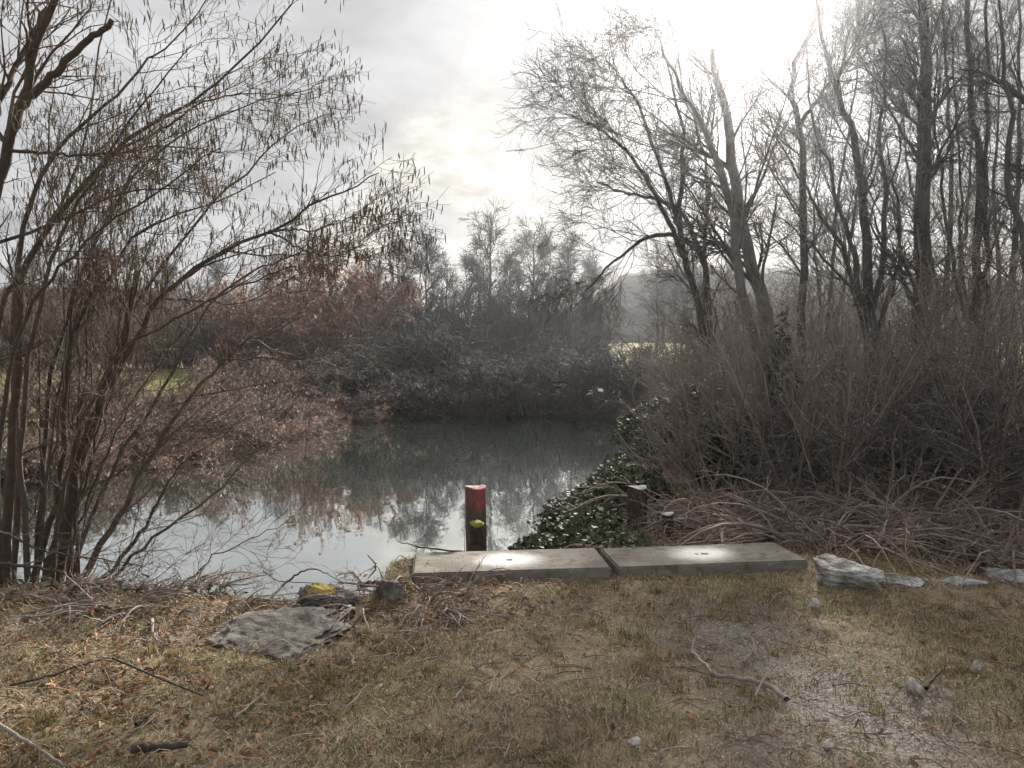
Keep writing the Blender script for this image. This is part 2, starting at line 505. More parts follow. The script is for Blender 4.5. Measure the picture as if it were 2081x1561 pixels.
def water_material():
    m, t = material('water')
    oc = t.n('ShaderNodeTexCoord').outputs['Object']
    st = t.n('ShaderNodeVectorMath', {0: oc, 1: (1.0, .45, 1)}, operation='MULTIPLY').outputs[0]
    w1 = t.noise(st, 1.6, 3, .5)
    w2 = t.noise(st, 9, 3, .5)
    hh = t.math('ADD', w1, t.math('MULTIPLY', w2, .10))
    nrm = t.n('ShaderNodeBump', {'Height': hh, 'Strength': .07, 'Distance': .05}).outputs[0]
    dif = t.n('ShaderNodeBsdfDiffuse', {'Color': C4((.030, .040, .030))})
    gl = t.n('ShaderNodeBsdfGlossy', {'Color': C4((.93, .95, .96)), 'Roughness': .01, 'Normal': nrm})
    fr = t.n('ShaderNodeFresnel', {'IOR': 1.9, 'Normal': nrm})
    fac = t.math('MULTIPLY_ADD', fr.outputs[0], .45, .52, clamp=True)
    mx = t.n('ShaderNodeMixShader', {0: fac, 1: dif.outputs[0], 2: gl.outputs[0]})
    t.n('ShaderNodeOutputMaterial', {0: mx.outputs[0]})
    return m
M['water'] = water_material()

# ------------------------------------------------------------------ the setting: ground, water, hills
def axis(lo, hi, c0, c1, fine, growth, cap):
    mid = list(np.arange(c0, c1, fine))
    s, a, left = fine, c0, []
    while a > lo:
        s = min(s * growth, cap)
        a -= s
        left.append(max(a, lo))
    s, b, right = fine, mid[-1], []
    while b < hi:
        s = min(s * growth, cap)
        b += s
        right.append(min(b, hi))
    return np.array(left[::-1] + mid + right)

gx = axis(-240, 240, -5.2, 5.2, 0.045, 1.05, 9)
gy = axis(-40, 255, 2.4, 8.2, 0.045, 1.04, 9)
GX, GY = np.meshgrid(gx, gy, indexing='ij')
GZ = H(GX, GY)
nx_, ny_ = GX.shape
I = np.arange(nx_ * ny_).reshape(nx_, ny_)
q = np.stack([I[:-1, :-1], I[1:, :-1], I[1:, 1:], I[:-1, 1:]], -1).reshape(-1, 4)
gme = make_mesh('ground', np.stack([GX, GY, GZ], -1).reshape(-1, 3), q, smooth=True)

def gravel_mask(x, y):
    g = np.exp(-(((x - 1.55) / .55) ** 2 + ((y - 3.55) / .75) ** 2)) + .8 * np.exp(-(((x - 1.2) / .5) ** 2 + ((y - 2.6) / .6) ** 2))
    g = g + .45 * np.exp(-(((x - 1.25) / .5) ** 2 + ((y - 4.7) / .5) ** 2))
    return np.clip(g * (1.0 + 2.0 * fbm(x * 3, y * 3, 4)), 0, 1)

def field_mask(x, y):
    d = sdf(x, y)
    return sst(d + 1.5 * fbm(x * .4, y * .4, 3), 1.8, 3.5) * np.maximum(sst(y, 33, 36), sst(-x, 9.5, 12) * sst(y, 14, 18))

dd = sdf(GX, GY)
for nm, val in (('gravel', gravel_mask(GX, GY)), ('field', field_mask(GX, GY)),
                ('bank', np.maximum(1 - sst(dd + .5 * fbm(GX * 2, GY * 2, 3), .15, .8), sst(GX, 2.3, 3.2) * sst(GY, 6.2, 7.0)) * (1 - field_mask(GX, GY)))):
    a = gme.attributes.new(nm, 'FLOAT', 'POINT')
    a.data.foreach_set('value', val.ravel().astype(np.float32))
tag(obj('ground', gme, M['ground']), 'rough grassy ground sloping to the pond and fields beyond', 'ground', kind='structure')

wx0, wx1, wy0, wy1 = -17, 6.5, 5.5, 33
wv = [(wx0, wy0, 0), (wx1, wy0, 0), (wx1, wy1, 0), (wx0, wy1, 0)]
tag(obj('water', make_mesh('water', wv, [(0, 1, 2, 3)]), M['water']), 'still pond water mirroring the sky and bare trees', 'water', kind='structure')

def ridge():
    prof = [(-2600, 600), (-1500, 570), (-400, 560), (0, 582), (200, 578), (400, 600), (550, 640), (700, 690), (1000, 690), (1150, 645), (1210, 595), (1280, 552), (1480, 538), (1700, 546), (2081, 560), (2600, 590), (4200, 600)]
    px = np.linspace(-2600, 4200, 420)
    top = np.interp(px, [p[0] for p in prof], [p[1] for p in prof])
    rows = np.linspace(0, 1, 26)
    PX, R = np.meshgrid(px, rows, indexing='ij')
    TOP = np.repeat(top[:, None], len(rows), 1)
    Yc = 100.0
    prof_h = np.where(R < .7, sst(R, 0, .7), 1 - .6 * sst(R, .7, 1.0))
    Y = Yc - 22 + 34 * R
    X = (PX - 1040.5) / FPX * Yc * (1 - .0) * 1.0
    crest = EYE + (735 - TOP) / FPX * Yc
    Z = 0.5 + (crest - .5) * prof_h + (1.0 * fbm(X * .5, Y * .5, 4) + .7 * fbm(X * 1.9, Y * 1.9, 2)) * prof_h
    X = np.clip(X, -235, 235)
    a, b = PX.shape
    I = np.arange(a * b).reshape(a, b)
    q = np.stack([I[:-1, :-1], I[1:, :-1], I[1:, 1:], I[:-1, 1:]], -1).reshape(-1, 4)
    return make_mesh('hills', np.stack([X, Y, Z], -1).reshape(-1, 3), q, smooth=True)
tag(obj('hills', ridge(), M['hill']), 'low wooded hills behind the fields', 'hills', kind='structure')

# ------------------------------------------------------------------ branches
def smooth_path(pts, K):
    """Catmull-Rom through key points, K samples"""
    p = np.asarray(pts, float)
    p = np.vstack([2 * p[0] - p[1], p, 2 * p[-1] - p[-2]])
    n = len(p) - 3
    t = np.linspace(0, n - 1e-6, K)
    i = t.astype(int)
    f = (t - i)[:, None]
    a, b, c, d = p[i], p[i + 1], p[i + 2], p[i + 3]
    return .5 * (2 * b + (c - a) * f + (2 * a - 5 * b + 4 * c - d) * f ** 2 + (3 * b - a - 3 * c + d) * f ** 3)

def grow(P, R, n, t0, t1, ln, ang, K, ratio=.6, trop=(0, 0, 0), wig=.15, tip=.35, rmin=.001, taper=.5, rng=RNG):
    """n children on every branch of P; returns their polylines and radii"""
    N, Kp = P.shape[:2]
    idx = np.repeat(np.arange(N), n)
    m = len(idx)
    u = rng.random(m)
    t = (t0 + (t1 - t0) * u) * (Kp - 1)
    i = np.minimum(t.astype(int), Kp - 2)
    f = (t - i)[:, None]
    a, b = P[idx, i], P[idx, i + 1]
    p = a * (1 - f) + b * f
    tan = b - a
    tan /= np.linalg.norm(tan, axis=1, keepdims=True) + 1e-9
    r = (R[idx, i] * (1 - f[:, 0]) + R[idx, i + 1] * f[:, 0]) * ratio
    v = rng.normal(size=(m, 3))
    v -= (v * tan).sum(1, keepdims=True) * tan
    v /= np.linalg.norm(v, axis=1, keepdims=True) + 1e-9
    an = np.radians(rng.uniform(ang[0], ang[1], m))[:, None]
    d = np.cos(an) * tan + np.sin(an) * v
    L = (rng.uniform(ln[0], ln[1], m) * (1 - taper * u))[:, None]
    out = np.empty((m, K, 3))
    out[:, 0] = p
    tr = np.array(trop)[None]
    for k in range(1, K):
        d = d + rng.normal(size=(m, 3)) * wig + tr / (K - 1)
        d /= np.linalg.norm(d, axis=1, keepdims=True)
        p = p + d * L / (K - 1)
        out[:, k] = p
    rr = np.maximum(r, rmin)[:, None] * np.linspace(1, tip, K)[None]
    return out, np.maximum(rr, rmin)

def radii(r0, r1, K, p=1.0):
    return r1 + (r0 - r1) * (1 - np.linspace(0, 1, K)) ** p

# ------------------------------------------------------------------ hazel in the left foreground, with catkins
HB = gp(95, 1212)
hz = empty('hazel_shrub', HB, 'large multi-stemmed bare hazel hung with catkins, leaning over the pond', 'shrub')
hazel_stems = [  # keys in photo pixels, (depth at base, depth at tip), radius base/tip in metres
    ([(104, 1235), (140, 1072), (151, 1000), (168, 904), (215, 786), (249, 702), (269, 601), (281, 550)], 6.3, 6.6, .052, .024),
    ([(43, 1235), (90, 1090), (118, 1000), (128, 850), (140, 720), (151, 668), (188, 594), (235, 544), (269, 481), (336, 447), (471, 397), (560, 350)], 6.4, 7.2, .040, .004),
    ([(15, 1230), (20, 950), (30, 750), (40, 600), (60, 525), (111, 447), (185, 363), (242, 303), (346, 229), (404, 195), (471, 141), (572, 40), (600, -10)], 6.1, 6.6, .044, .005),
    ([(-70, 1230), (-60, 800), (-30, 500), (0, 353), (20, 269), (37, 219), (57, 161), (74, 84), (111, 0), (150, -90)], 5.9, 5.6, .060, .022),
    ([(-40, 1230), (-50, 700), (-40, 330), (0, 215), (25, 150), (60, 80), (105, 0), (130, -60)], 6.3, 6.9, .04, .014),
    ([(137, 1235), (201, 1118), (251, 1036), (293, 954), (336, 880), (404, 786), (461, 732), (498, 698), (552, 675), (622, 638)], 6.3, 7.4, .038, .005),
    ([(150, 1290), (230, 1172), (323, 1090), (445, 1000), (498, 937), (560, 900), (640, 870)], 5.8, 7.6, .020, .003),
    ([(160, 1240), (251, 1126), (298, 1065), (330, 1000), (370, 944), (434, 897), (500, 840)], 6.3, 7.8, .026, .004),
    ([(88, 1235), (120, 1080), (170, 920), (215, 800), (250, 740), (286, 668), (323, 608), (380, 560), (437, 522), (488, 494), (545, 471), (620, 425), (680, 395), (730, 372), (770, 352)], 6.5, 6.4, .044, .004),
    ([(20, 1235), (40, 1000), (28, 750), (30, 600), (34, 525), (67, 397), (94, 336), (128, 286), (161, 259), (219, 209), (252, 178), (293, 124), (320, 111), (380, 60), (425, -10)], 6.7, 7.0, .036, .005),
    ([(165, 1230), (160, 1050), (158, 870), (160, 700), (156, 500), (165, 380), (150, 250)], 6.8, 7.3, .011, .003),
    ([(60, 1235), (45, 900), (60, 720), (90, 560), (130, 470), (210, 330), (300, 200), (390, 90)], 6.0, 5.7, .03, .004),
    ([(130, 1235), (161, 1018), (222, 974), (303, 920), (370, 870), (450, 840), (520, 780)], 6.6, 8.0, .020, .003),
    ([(172, 1280), (250, 1235), (316, 1205), (388, 1176), (431, 1133), (521, 1090), (600, 1060)], 5.9, 7.2, .016, .003),
    ([(-30, 1235), (-20, 900), (0, 640), (40, 560), (75, 490), (130, 400), (180, 250), (200, 100), (240, -40)], 6.6, 7.6, .034, .006),
    ([(70, 1235), (85, 1000), (100, 800), (135, 640), (200, 480), (290, 340), (400, 260), (520, 210), (640, 180)], 6.8, 7.9, .032, .004),
    ([(115, 1235), (150, 1020), (190, 860), (240, 690), (330, 540), (420, 430), (520, 330), (600, 260), (680, 230)], 6.9, 8.2, .032, .004),
    ([(0, 1235), (-5, 1000), (10, 820), (50, 650), (110, 560), (200, 470), (330, 380), (450, 300)], 5.8, 5.4, .028, .004),
    ([(125, 1240), (190, 1050), (260, 900), (340, 780), (410, 640), (500, 560), (570, 530), (640, 500), (700, 475)], 6.8, 8.4, .028, .004),
    ([(95, 1235), (120, 1060), (145, 930), (190, 800), (260, 700), (340, 660), (450, 600), (540, 560), (600, 540)], 6.2, 5.8, .024, .004),
]
hrng = np.random.default_rng(77)
for i in range(15):
    bx_ = hrng.uniform(-10, 185)
    tx = bx_ * .8 + hrng.uniform(60, 380)
    ty = hrng.uniform(120, 640)
    mid = [(bx_ + (tx - bx_) * t ** 1.5 + hrng.normal() * 10, 1235 + (ty - 1235) * t) for t in (.25, .5, .75)]
    y0 = hrng.uniform(6.0, 6.8)
    hazel_stems.append(([(bx_, 1235)] + mid + [(tx, ty)], y0, y0 + hrng.uniform(-.5, 1.4), hrng.uniform(.010, .022), .003))
SP_, SR_ = [], []
for keys, y0, y1, r0, r1 in hazel_stems:
    K = 26
    pts = [at(px, py, y0 + (y1 - y0) * i / (len(keys) - 1)) for i, (px, py) in enumerate(keys)]
    P = smooth_path(pts, K)
    P[1:-1] += RNG.normal(size=(K - 2, 3)) * .010
    R = radii(r0 * .82, r1, K, 1.1)
    P[0, 2] = min(P[0, 2], h(P[0, 0], P[0, 1]) - .05)
    obj('stem', Geo().tubes(P, R, 8, cap=True).mesh('hazel_stem', HB, True), M['bark_hazel'], hz)
    SP_.append(P); SR_.append(R)
side = [([(37, 219), (75, 185), (110, 150), (170, 90), (228, 40)], 5.63, 5.5, .034, .02),
        ([(20, 306), (90, 312), (151, 316), (252, 309), (336, 296), (461, 313)], 5.75, 6.2, .014, .003),
        ([(-10, 495), (84, 464), (141, 441), (215, 404), (303, 383), (380, 387), (437, 400)], 5.9, 6.4, .014, .003),
        ([(545, 471), (590, 466), (630, 470), (690, 450), (730, 435)], 6.43, 6.6, .010, .003),
        ([(545, 471), (590, 495), (640, 517), (690, 518), (745, 495)], 6.43, 6.2, .009, .003),
        ([(461, 732), (540, 728), (622, 735), (700, 700)], 7.1, 7.6, .010, .003),
        ([(-20, 1075), (18, 1086), (90, 1119), (190, 1135), (290, 1150)], 5.6, 6.2, .011, .005),
        ([(-20, 1140), (60, 1152), (126, 1165), (200, 1188), (276, 1214)], 5.5, 5.7, .013, .008),
        ([(242, 303), (330, 262), (420, 205), (510, 190), (600, 195)], 6.35, 6.7, .012, .003),
        ([(323, 608), (420, 612), (500, 615), (600, 560)], 6.45, 7.0, .009, .003)]
for keys, y0, y1, r0, r1 in side:
    pts = [at(px, py, y0 + (y1 - y0) * i / (len(keys) - 1)) for i, (px, py) in enumerate(keys)]
    P = smooth_path(pts, 26)
    P[1:-1] += RNG.normal(size=(24, 3)) * .006
    R = radii(r0, r1, 26)
    obj('branch', Geo().tubes(P, R, 7, cap=True).mesh('hazel_branch', HB, True), M['bark_hazel'], hz)
    if r1 < .01:
        SP_.append(P); SR_.append(R)
SPA, SRA = np.array(SP_), np.array(SR_)
g1, r1_ = grow(SPA[1:], SRA[1:], 9, .38, .99, (.4, 1.05), (18, 50), 9, .5, (.10, 0, .25), .12, .35, .0022, .45)
low, rlow = grow(SPA[1:], SRA[1:], 3, .12, .45, (.3, .9), (25, 60), 7, .35, (.2, 0, .2), .14, .35, .0018, .3)
g2, r2_ = grow(g1, r1_, 6, .2, 1., (.22, .62), (20, 55), 6, .6, (.05, 0, .15), .16, .5, .0018, .4)
low2, rlow2 = grow(low, rlow, 6, .2, 1., (.15, .45), (20, 60), 5, .6, (0, 0, .1), .16, .5, .0016, .4)
g3, r3_ = grow(g2, r2_, 4, .3, 1., (.08, .26), (25, 60), 4, .7, (0, 0, .05), .18, .6, .0016, .3)
tw = Geo().tubes(g1, r1_, 5).tubes(low, rlow, 4).tubes(g2, r2_, 3).tubes(low2, rlow2, 3).tubes(g3, r3_, 3)
tag(obj('twigs', tw.mesh('hazel_twigs', HB), M['twig_hazel'], hz), kind='stuff')
# catkins hang from the twig ends of the upper crown
ends = np.concatenate([g3[:, -1], g3[:, 2], g2[:, -1], g2[:, 4], g2[:, 3]])
ends = ends[(ends[:, 2] > 2.7) | (RNG.random(len(ends)) < .12)]
sel = ends[RNG.random(len(ends)) < .36 * np.clip(.25 + 1.5 * (fbm(ends[:, 0] * 2.2, ends[:, 2] * 2.2 + ends[:, 1], 3) + .4), .05, 1)]
sel = sel[(sel[:, 2] > 1.2)]
L = RNG.uniform(.035, .09, len(sel))
def catkin_path(p, L, rng=RNG):
    n = len(p)
    out = np.empty((n, 4, 3))
    sw = rng.normal(size=(n, 3)) * .14
    sw[:, 2] = 0
    for k in range(4):
        out[:, k] = p + np.array([0, 0, -1.0]) * (L * k / 3)[:, None] + sw * (L * (k / 3) ** 1.6)[:, None]
    return out
n_ind = 280
pick = RNG.permutation(len(sel))
ind, rest = sel[pick[:n_ind]], sel[pick[n_ind:]]
cr = np.array([.0020, .0044, .0042, .0018])
ck = Geo().tubes(catkin_path(rest, RNG.uniform(.035, .09, len(rest))), np.repeat(cr[None], len(rest), 0) * RNG.uniform(.8, 1.2, (len(rest), 1)), 4)
tag(obj('catkins', ck.mesh('hazel_catkins', HB), M['catkin'], hz), kind='stuff')
one = Geo().tubes(catkin_path(np.zeros((1, 3)), np.array([.07])), cr[None], 6).mesh('catkin')
one.materials.append(M['catkin'])
for p in ind:
    o = bpy.data.objects.new('catkin', one)
    COL.objects.link(o)
    o.parent = hz
    o.location = p - HB
    o.rotation_euler = (0, 0, random.uniform(0, 6.28))
    s_ = random.uniform(.75, 1.25)
    o.scale = (s_, s_, s_)

# ------------------------------------------------------------------ tree and bush builders (several kinds, shared by copies)
def tree_meshes(name, height, r, crown0=.3, limbs=26, spread=.34, seed=1, rt=.012, sub=9, twigs=9, lean=0.0, droop=0.1, ang=(30, 60)):
    rng = np.random.default_rng(seed)
    K = 14
    P = np.zeros((1, K, 3))
    P[0, :, 2] = np.linspace(-.15, height, K)
    wob = np.cumsum(rng.normal(size=(K, 2)) * height * .008, axis=0)
    P[0, :, :2] = wob - wob[0] + np.linspace(0, 1, K)[:, None] ** 1.3 * np.array([lean, 0]) * height
    R = radii(r, r * .12, K, .9)[None]
    a, ra = grow(P, R, limbs, crown0, .99, (height * spread * .7, height * spread * 1.15), ang, 8, .5, (0, 0, .5), .12, .3, rt * 1.2, .55, rng)
    b, rb = grow(a, ra, sub, .15, 1., (height * .07, height * .17), (25, 55), 5, .6, (0, 0, .2 - droop), .15, .4, rt, .4, rng)
    c, rc = grow(b, rb, twigs, .15, 1., (height * .035, height * .09), (25, 60), 4, .7, (0, 0, -droop), .18, .5, rt * .7, .3, rng)
    trunk = Geo().tubes(P, R, 9).mesh(name + '_trunk', (0, 0, 0), True)
    crown = Geo().tubes(a, ra, 5).tubes(b, rb, 3).tubes(c, rc, 3).mesh(name + '_crown')
    return trunk, crown

def place_tree(kind, x, y, label, group, sc=1.0, rz=None, name='bare_tree', mats=('bark_grey', 'twig_grey'), cat='tree'):
    root = empty(name, (x, y, h(x, y)), label, cat, group, random.uniform(0, 6.28) if rz is None else rz, sc)
    obj('trunk', kind[0], M[mats[0]], root)
    obj('crown', kind[1], M[mats[1]], root)
    return root

def bush_meshes(name, height, base_r, stems=26, seed=1, rt=.005, spread=.5, l1=8, l2=6, leaves=0, leaf=.06, arch=0.0, l3=0):
    rng = np.random.default_rng(seed)
    K = 8
    az = rng.uniform(0, 6.28, stems)
    rr = base_r * np.sqrt(rng.random(stems))
    P = np.empty((stems, K, 3))
    p = np.stack([np.cos(az) * rr, np.sin(az) * rr, np.full(stems, -.08)], 1)
    d = np.stack([np.cos(az) * spread, np.sin(az) * spread, np.ones(stems)], 1) + rng.normal(size=(stems, 3)) * .22
    d /= np.linalg.norm(d, axis=1, keepdims=True)
    L = height * rng.uniform(.65, 1.15, stems)[:, None]
    P[:, 0] = p
    for k in range(1, K):
        d = d + rng.normal(size=(stems, 3)) * .07
        d[:, 2] -= arch / (K - 1)
        d /= np.linalg.norm(d, axis=1, keepdims=True)
        p = p + d * L / (K - 1)
        p[:, 2] = np.maximum(p[:, 2], .02)
        P[:, k] = p
    R = np.repeat(radii(rt * 4, rt * 1.2, K)[None], stems, 0) * np.clip(np.exp(rng.normal(size=(stems, 1)) * .45), .45, 1.7)
    a, ra = grow(P, R, l1, .12, 1., (height * .22, height * .5), (20, 60), 6, .6, (0, 0, .15 - arch * .4), .15, .4, rt, .4, rng)
    b, rb = grow(a, ra, l2, .15, 1., (height * .1, height * .24), (25, 65), 4, .7, (0, 0, 0), .2, .5, rt * .7, .3, rng)
    st = Geo().tubes(P, R, 5).mesh(name + '_stems', (0, 0, 0), True)
    g = Geo().tubes(a, ra, 4).tubes(b, rb, 3)
    if l3:
        c, rc = grow(b, rb, l3, .15, 1., (height * .05, height * .12), (25, 65), 3, .8, (0, 0, 0), .2, .6, rt * .6, .3, rng)
        g.tubes(c, rc, 3)
        b = c
    tg = g.mesh(name + '_twigs')
    lf = None
    if leaves:
        allp = np.concatenate([b.reshape(-1, 3), a.reshape(-1, 3)])
        pts = allp[rng.integers(0, len(allp), leaves)] + rng.normal(size=(leaves, 3)) * .03
        D = rng.normal(size=(leaves, 3)) * .6 + np.array([0, 0, -.9])
        lf = Geo().leaves(pts, D, rng.uniform(.6, 1.2, leaves) * leaf, .5).mesh(name + '_leaves')
    return st, tg, lf

def place_bush(kind, x, y, label, group, sc=1.0, rz=None, name='bare_bush', mats=('bark_grey', 'twig_grey', 'leaf_pale'), cat='bush', z=None):
    root = empty(name, (x, y, h(x, y) if z is None else z), label, cat, group, random.uniform(0, 6.28) if rz is None else rz, sc)
    obj('stems', kind[0], M[mats[0]], root)
    tag(obj('twigs', kind[1], M[mats[1]], root), kind='stuff')
    if kind[2] is not None:
        tag(obj('leaves', kind[2], M[mats[2]], root), kind='stuff')
    return root

def X(px, Y):
    return (px - 1040.5) / FPX * Y

# ------------------------------------------------------------------ far bank: row of bare trees above a band of bushes
far_kinds = [tree_meshes('far_tree_a', 8.0, .12, .32, 24, .28, 21, sub=9, twigs=8), tree_meshes('far_tree_b', 8.0, .10, .38, 22, .22, 22, sub=9, twigs=8),
             tree_meshes('far_tree_c', 8.0, .13, .26, 26, .32, 23, sub=9, twigs=8), tree_meshes('far_tree_d', 8.0, .11, .42, 20, .26, 24, lean=.05, sub=9, twigs=8)]
ORD = ['first', 'second', 'third', 'fourth', 'fifth', 'sixth', 'seventh', 'eighth', 'ninth', 'tenth', 'eleventh', 'twelfth', 'thirteenth', 'fourteenth', 'fifteenth', 'sixteenth']
far = [(722, 560, 60, 1), (770, 535, 58, 0), (812, 505, 57, 3), (857, 485, 55, 1), (905, 545, 62, 2), (950, 530, 64, 3), (1003, 462, 55, 2), (1045, 520, 63, 1), (1082, 465, 56, 0),
       (1120, 500, 64, 3), (1160, 488, 57, 1), (1205, 530, 60, 2), (1345, 560, 66, 0), (1390, 545, 58, 2)]
for i, (px, py, Y, k) in enumerate(far):
    x = X(px, Y)
    top = EYE + (735 - py) / FPX * Y
    sc = (top - h(x, Y)) / 8.15
    place_tree(far_kinds[k], x, Y, 'bare tree beyond the far bank, %s of fourteen from the copper bush' % ORD[i], 'trees beyond the far bank', sc, mats=('bark_alder', 'twig_alder'))
fb_kinds = [bush_meshes('far_bush_a', 2.6, .9, 30, 31, .014, .45, 8, 7), bush_meshes('far_bush_b', 3.0, .7, 26, 32, .015, .3, 8, 7), bush_meshes('far_bush_c', 2.0, 1.3, 30, 33, .014, .7, 8, 7)]
for i, px in enumerate(np.linspace(735, 1290, 13)):
    Y = 31.3 + .5 * math.sin(i * 2.3)
    place_bush(fb_kinds[2 if i % 3 else 0], X(px, Y), Y, 'low dark bush at the far water edge, %s of thirteen from the copper bush' % ORD[i], 'bushes along the far water edge', (random.uniform(1.0, 1.2), .8, random.uniform(.5, .75)), mats=('bark_grey', 'twig_alder', 'leaf_pale'))
for i, px in enumerate(np.linspace(690, 1225, 14)):
    Y = 41 + 5 * math.sin(i * 2.9)
    place_bush(fb_kinds[i % 3], X(px, Y), Y, 'dark scrub bush behind the far water edge, %s of fourteen from the copper bush' % ORD[i], 'scrub behind the far water edge', (1.4 if i < 12 else .9, 1.0, random.uniform(.75, 1.05) * (1 if i < 12 else .5)), mats=('bark_grey', 'twig_alder', 'leaf_pale'))
for i, px in enumerate(np.linspace(700, 1215, 13)):
    Y = 62 + 3 * math.sin(i * 1.7)
    place_bush(fb_kinds[(i + 1) % 3], X(px, Y), Y, 'tall grey bush among the far trunks, %s of thirteen from the copper bush' % ORD[i], 'bushes among the far trunks', random.uniform(1.8, 2.3) * (.55 if i == 12 else .8 if i == 11 else 1), mats=('bark_grey', 'twig_alder', 'leaf_pale'))

# pale bent reeds lying over on the far water edge
rp = empty('reed_clump', (X(1085, 30.6), 30.6, 0.05), 'pale bent-over reed clump at the far water edge', 'reeds')
rg = Geo()
for i in range(26):
    x0 = X(random.uniform(1000, 1110), 30.6) - rp.location.x
    span = random.uniform(.6, 2.2)
    hh_ = random.uniform(.15, .85)
    P = np.array([(x0 + span * t, random.uniform(-.05, .05) - .2 * t, hh_ * math.sin(math.pi * min(1, t * .85)) + .02) for t in np.linspace(0, 1, 9)])
    rg.tubes(P, radii(.010, .006, 9), 4)
obj('stalks', rg.mesh('reed_stalks'), M['reed_pale'], rp)

# ------------------------------------------------------------------ left bank: copper bush, leaning brown bushes, field edge
cop = bush_meshes('copper', 4.4, .9, 34, 41, .010, .38, 9, 7, 9000, .19)
place_bush(cop, X(685, 52), 52.0, 'big rounded bush keeping its withered copper leaves on the left bank', None, (1.85, 1.6, 1.62), name='copper_leaf_bush', mats=('bark_grey', 'twig_red', 'leaf_copper'))
cop2 = bush_meshes('copper_low', 2.6, .8, 30, 42, .009, .6, 9, 7, 4000, .16)
place_bush(cop2, X(590, 47), 47.0, 'lower copper-leaved bush in front of the big rounded copper bush', None, 1.8, name='copper_leaf_bush', mats=('bark_grey', 'twig_red', 'leaf_copper'))
lb = [bush_meshes('left_bush_a', 1.7, .7, 32, 43, .007, .9, 9, 7, 2300, .10, .9), bush_meshes('left_bush_b', 1.9, .6, 30, 44, .007, .7, 9, 7, 2000, .10, .7), bush_meshes('left_bush_c', 1.4, .8, 32, 45, .006, 1.0, 9, 7, 2300, .095, 1.1)]
lspots = [(-9.6, 14.0, .95), (-8.9, 15.3, .9), (-8.3, 16.6, .95), (-8.0, 18.2, .95), (-7.7, 19.8, 1.0), (-7.5, 21.6, 1.0), (-7.4, 23.4, 1.05), (-7.2, 25.0, 1.1), (-6.5, 27.6, 1.15), (-5.7, 29.8, 1.2), (-10.8, 13.3, .95), (-12.2, 12.8, 1.0), (-5.1, 31.6, 1.2)]
for i, (x, y, s) in enumerate(sorted(lspots, key=lambda p: -p[1])):
    place_bush(lb[i % 3], x, y, 'brown bush drooping over the left waterline, %s of thirteen from the far end' % ORD[i], 'bushes drooping over the left waterline', (s, s, s * .8), name='drooping_bush', mats=('bark_grey', ('twig_red', 'twig_grey', 'cane')[i % 3], ('leaf_pale', 'leaf_copper', 'leaf_pale')[(i * 5) % 3]))
for i, (x, y) in enumerate([(-9.4, 27.5), (-9.6, 24.5), (-10.2, 21.5), (-11.0, 18.8), (-12.4, 16.6), (-14.5, 15.5), (-8.4, 31.0)]):
    place_bush(lb[(i + 1) % 3], x, y, 'brown bush lining the left field edge, %s of seven from the frame side' % ORD[[3, 4, 2, 1, 0, 5, 6][i]], 'bushes along the left field edge', (1.1, 1.0, 1.05), name='field_edge_bush', mats=('bark_grey', ('cane', 'twig_red')[i % 2], 'leaf_copper'))
fk = [bush_meshes('field_bush_a', 4.6, 1.4, 34, 51, .018, .45, 9, 7), bush_meshes('field_bush_b', 5.4, 1.0, 30, 52, .018, .3, 9, 7)]
for i in range(14):
    px = -60 + i * 55
    Y = 58 + 6 * math.sin(i * 1.9)
    place_bush(fk[i % 2], X(px, Y), Y, 'brown bush across the left field, %s of fourteen from the outer edge' % ORD[i], 'bushes behind the left field', random.uniform(.85, 1.2), mats=('bark_grey', 'twig_red', 'leaf_pale'))
for i, (px, Y, s, k) in enumerate([(60, 66, 1.15, 0), (190, 70, 1.3, 1), (330, 64, 1.0, 3), (450, 68, 1.15, 0), (560, 66, 1.05, 2)]):
    place_tree(far_kinds[k], X(px, Y), Y, 'thin bare tree behind the left field, %s of five from the outer edge' % ORD[i], 'trees behind the left field', s)
for i, (px, Y, s, k) in enumerate([(1330, 62, 1.0, 2), (1400, 58, 1.1, 0), (1205, 66, .9, 1), (1470, 64, 1.1, 3)]):
    place_tree(far_kinds[k], X(px, Y), Y, ['bare tree behind the far green slope at its middle', 'bare tree behind the far green slope, nearer one', 'slim bare tree at the hidden edge of the far green slope', 'bare tree at the outer end of the far green slope'][i], 'trees behind the green slope', s)

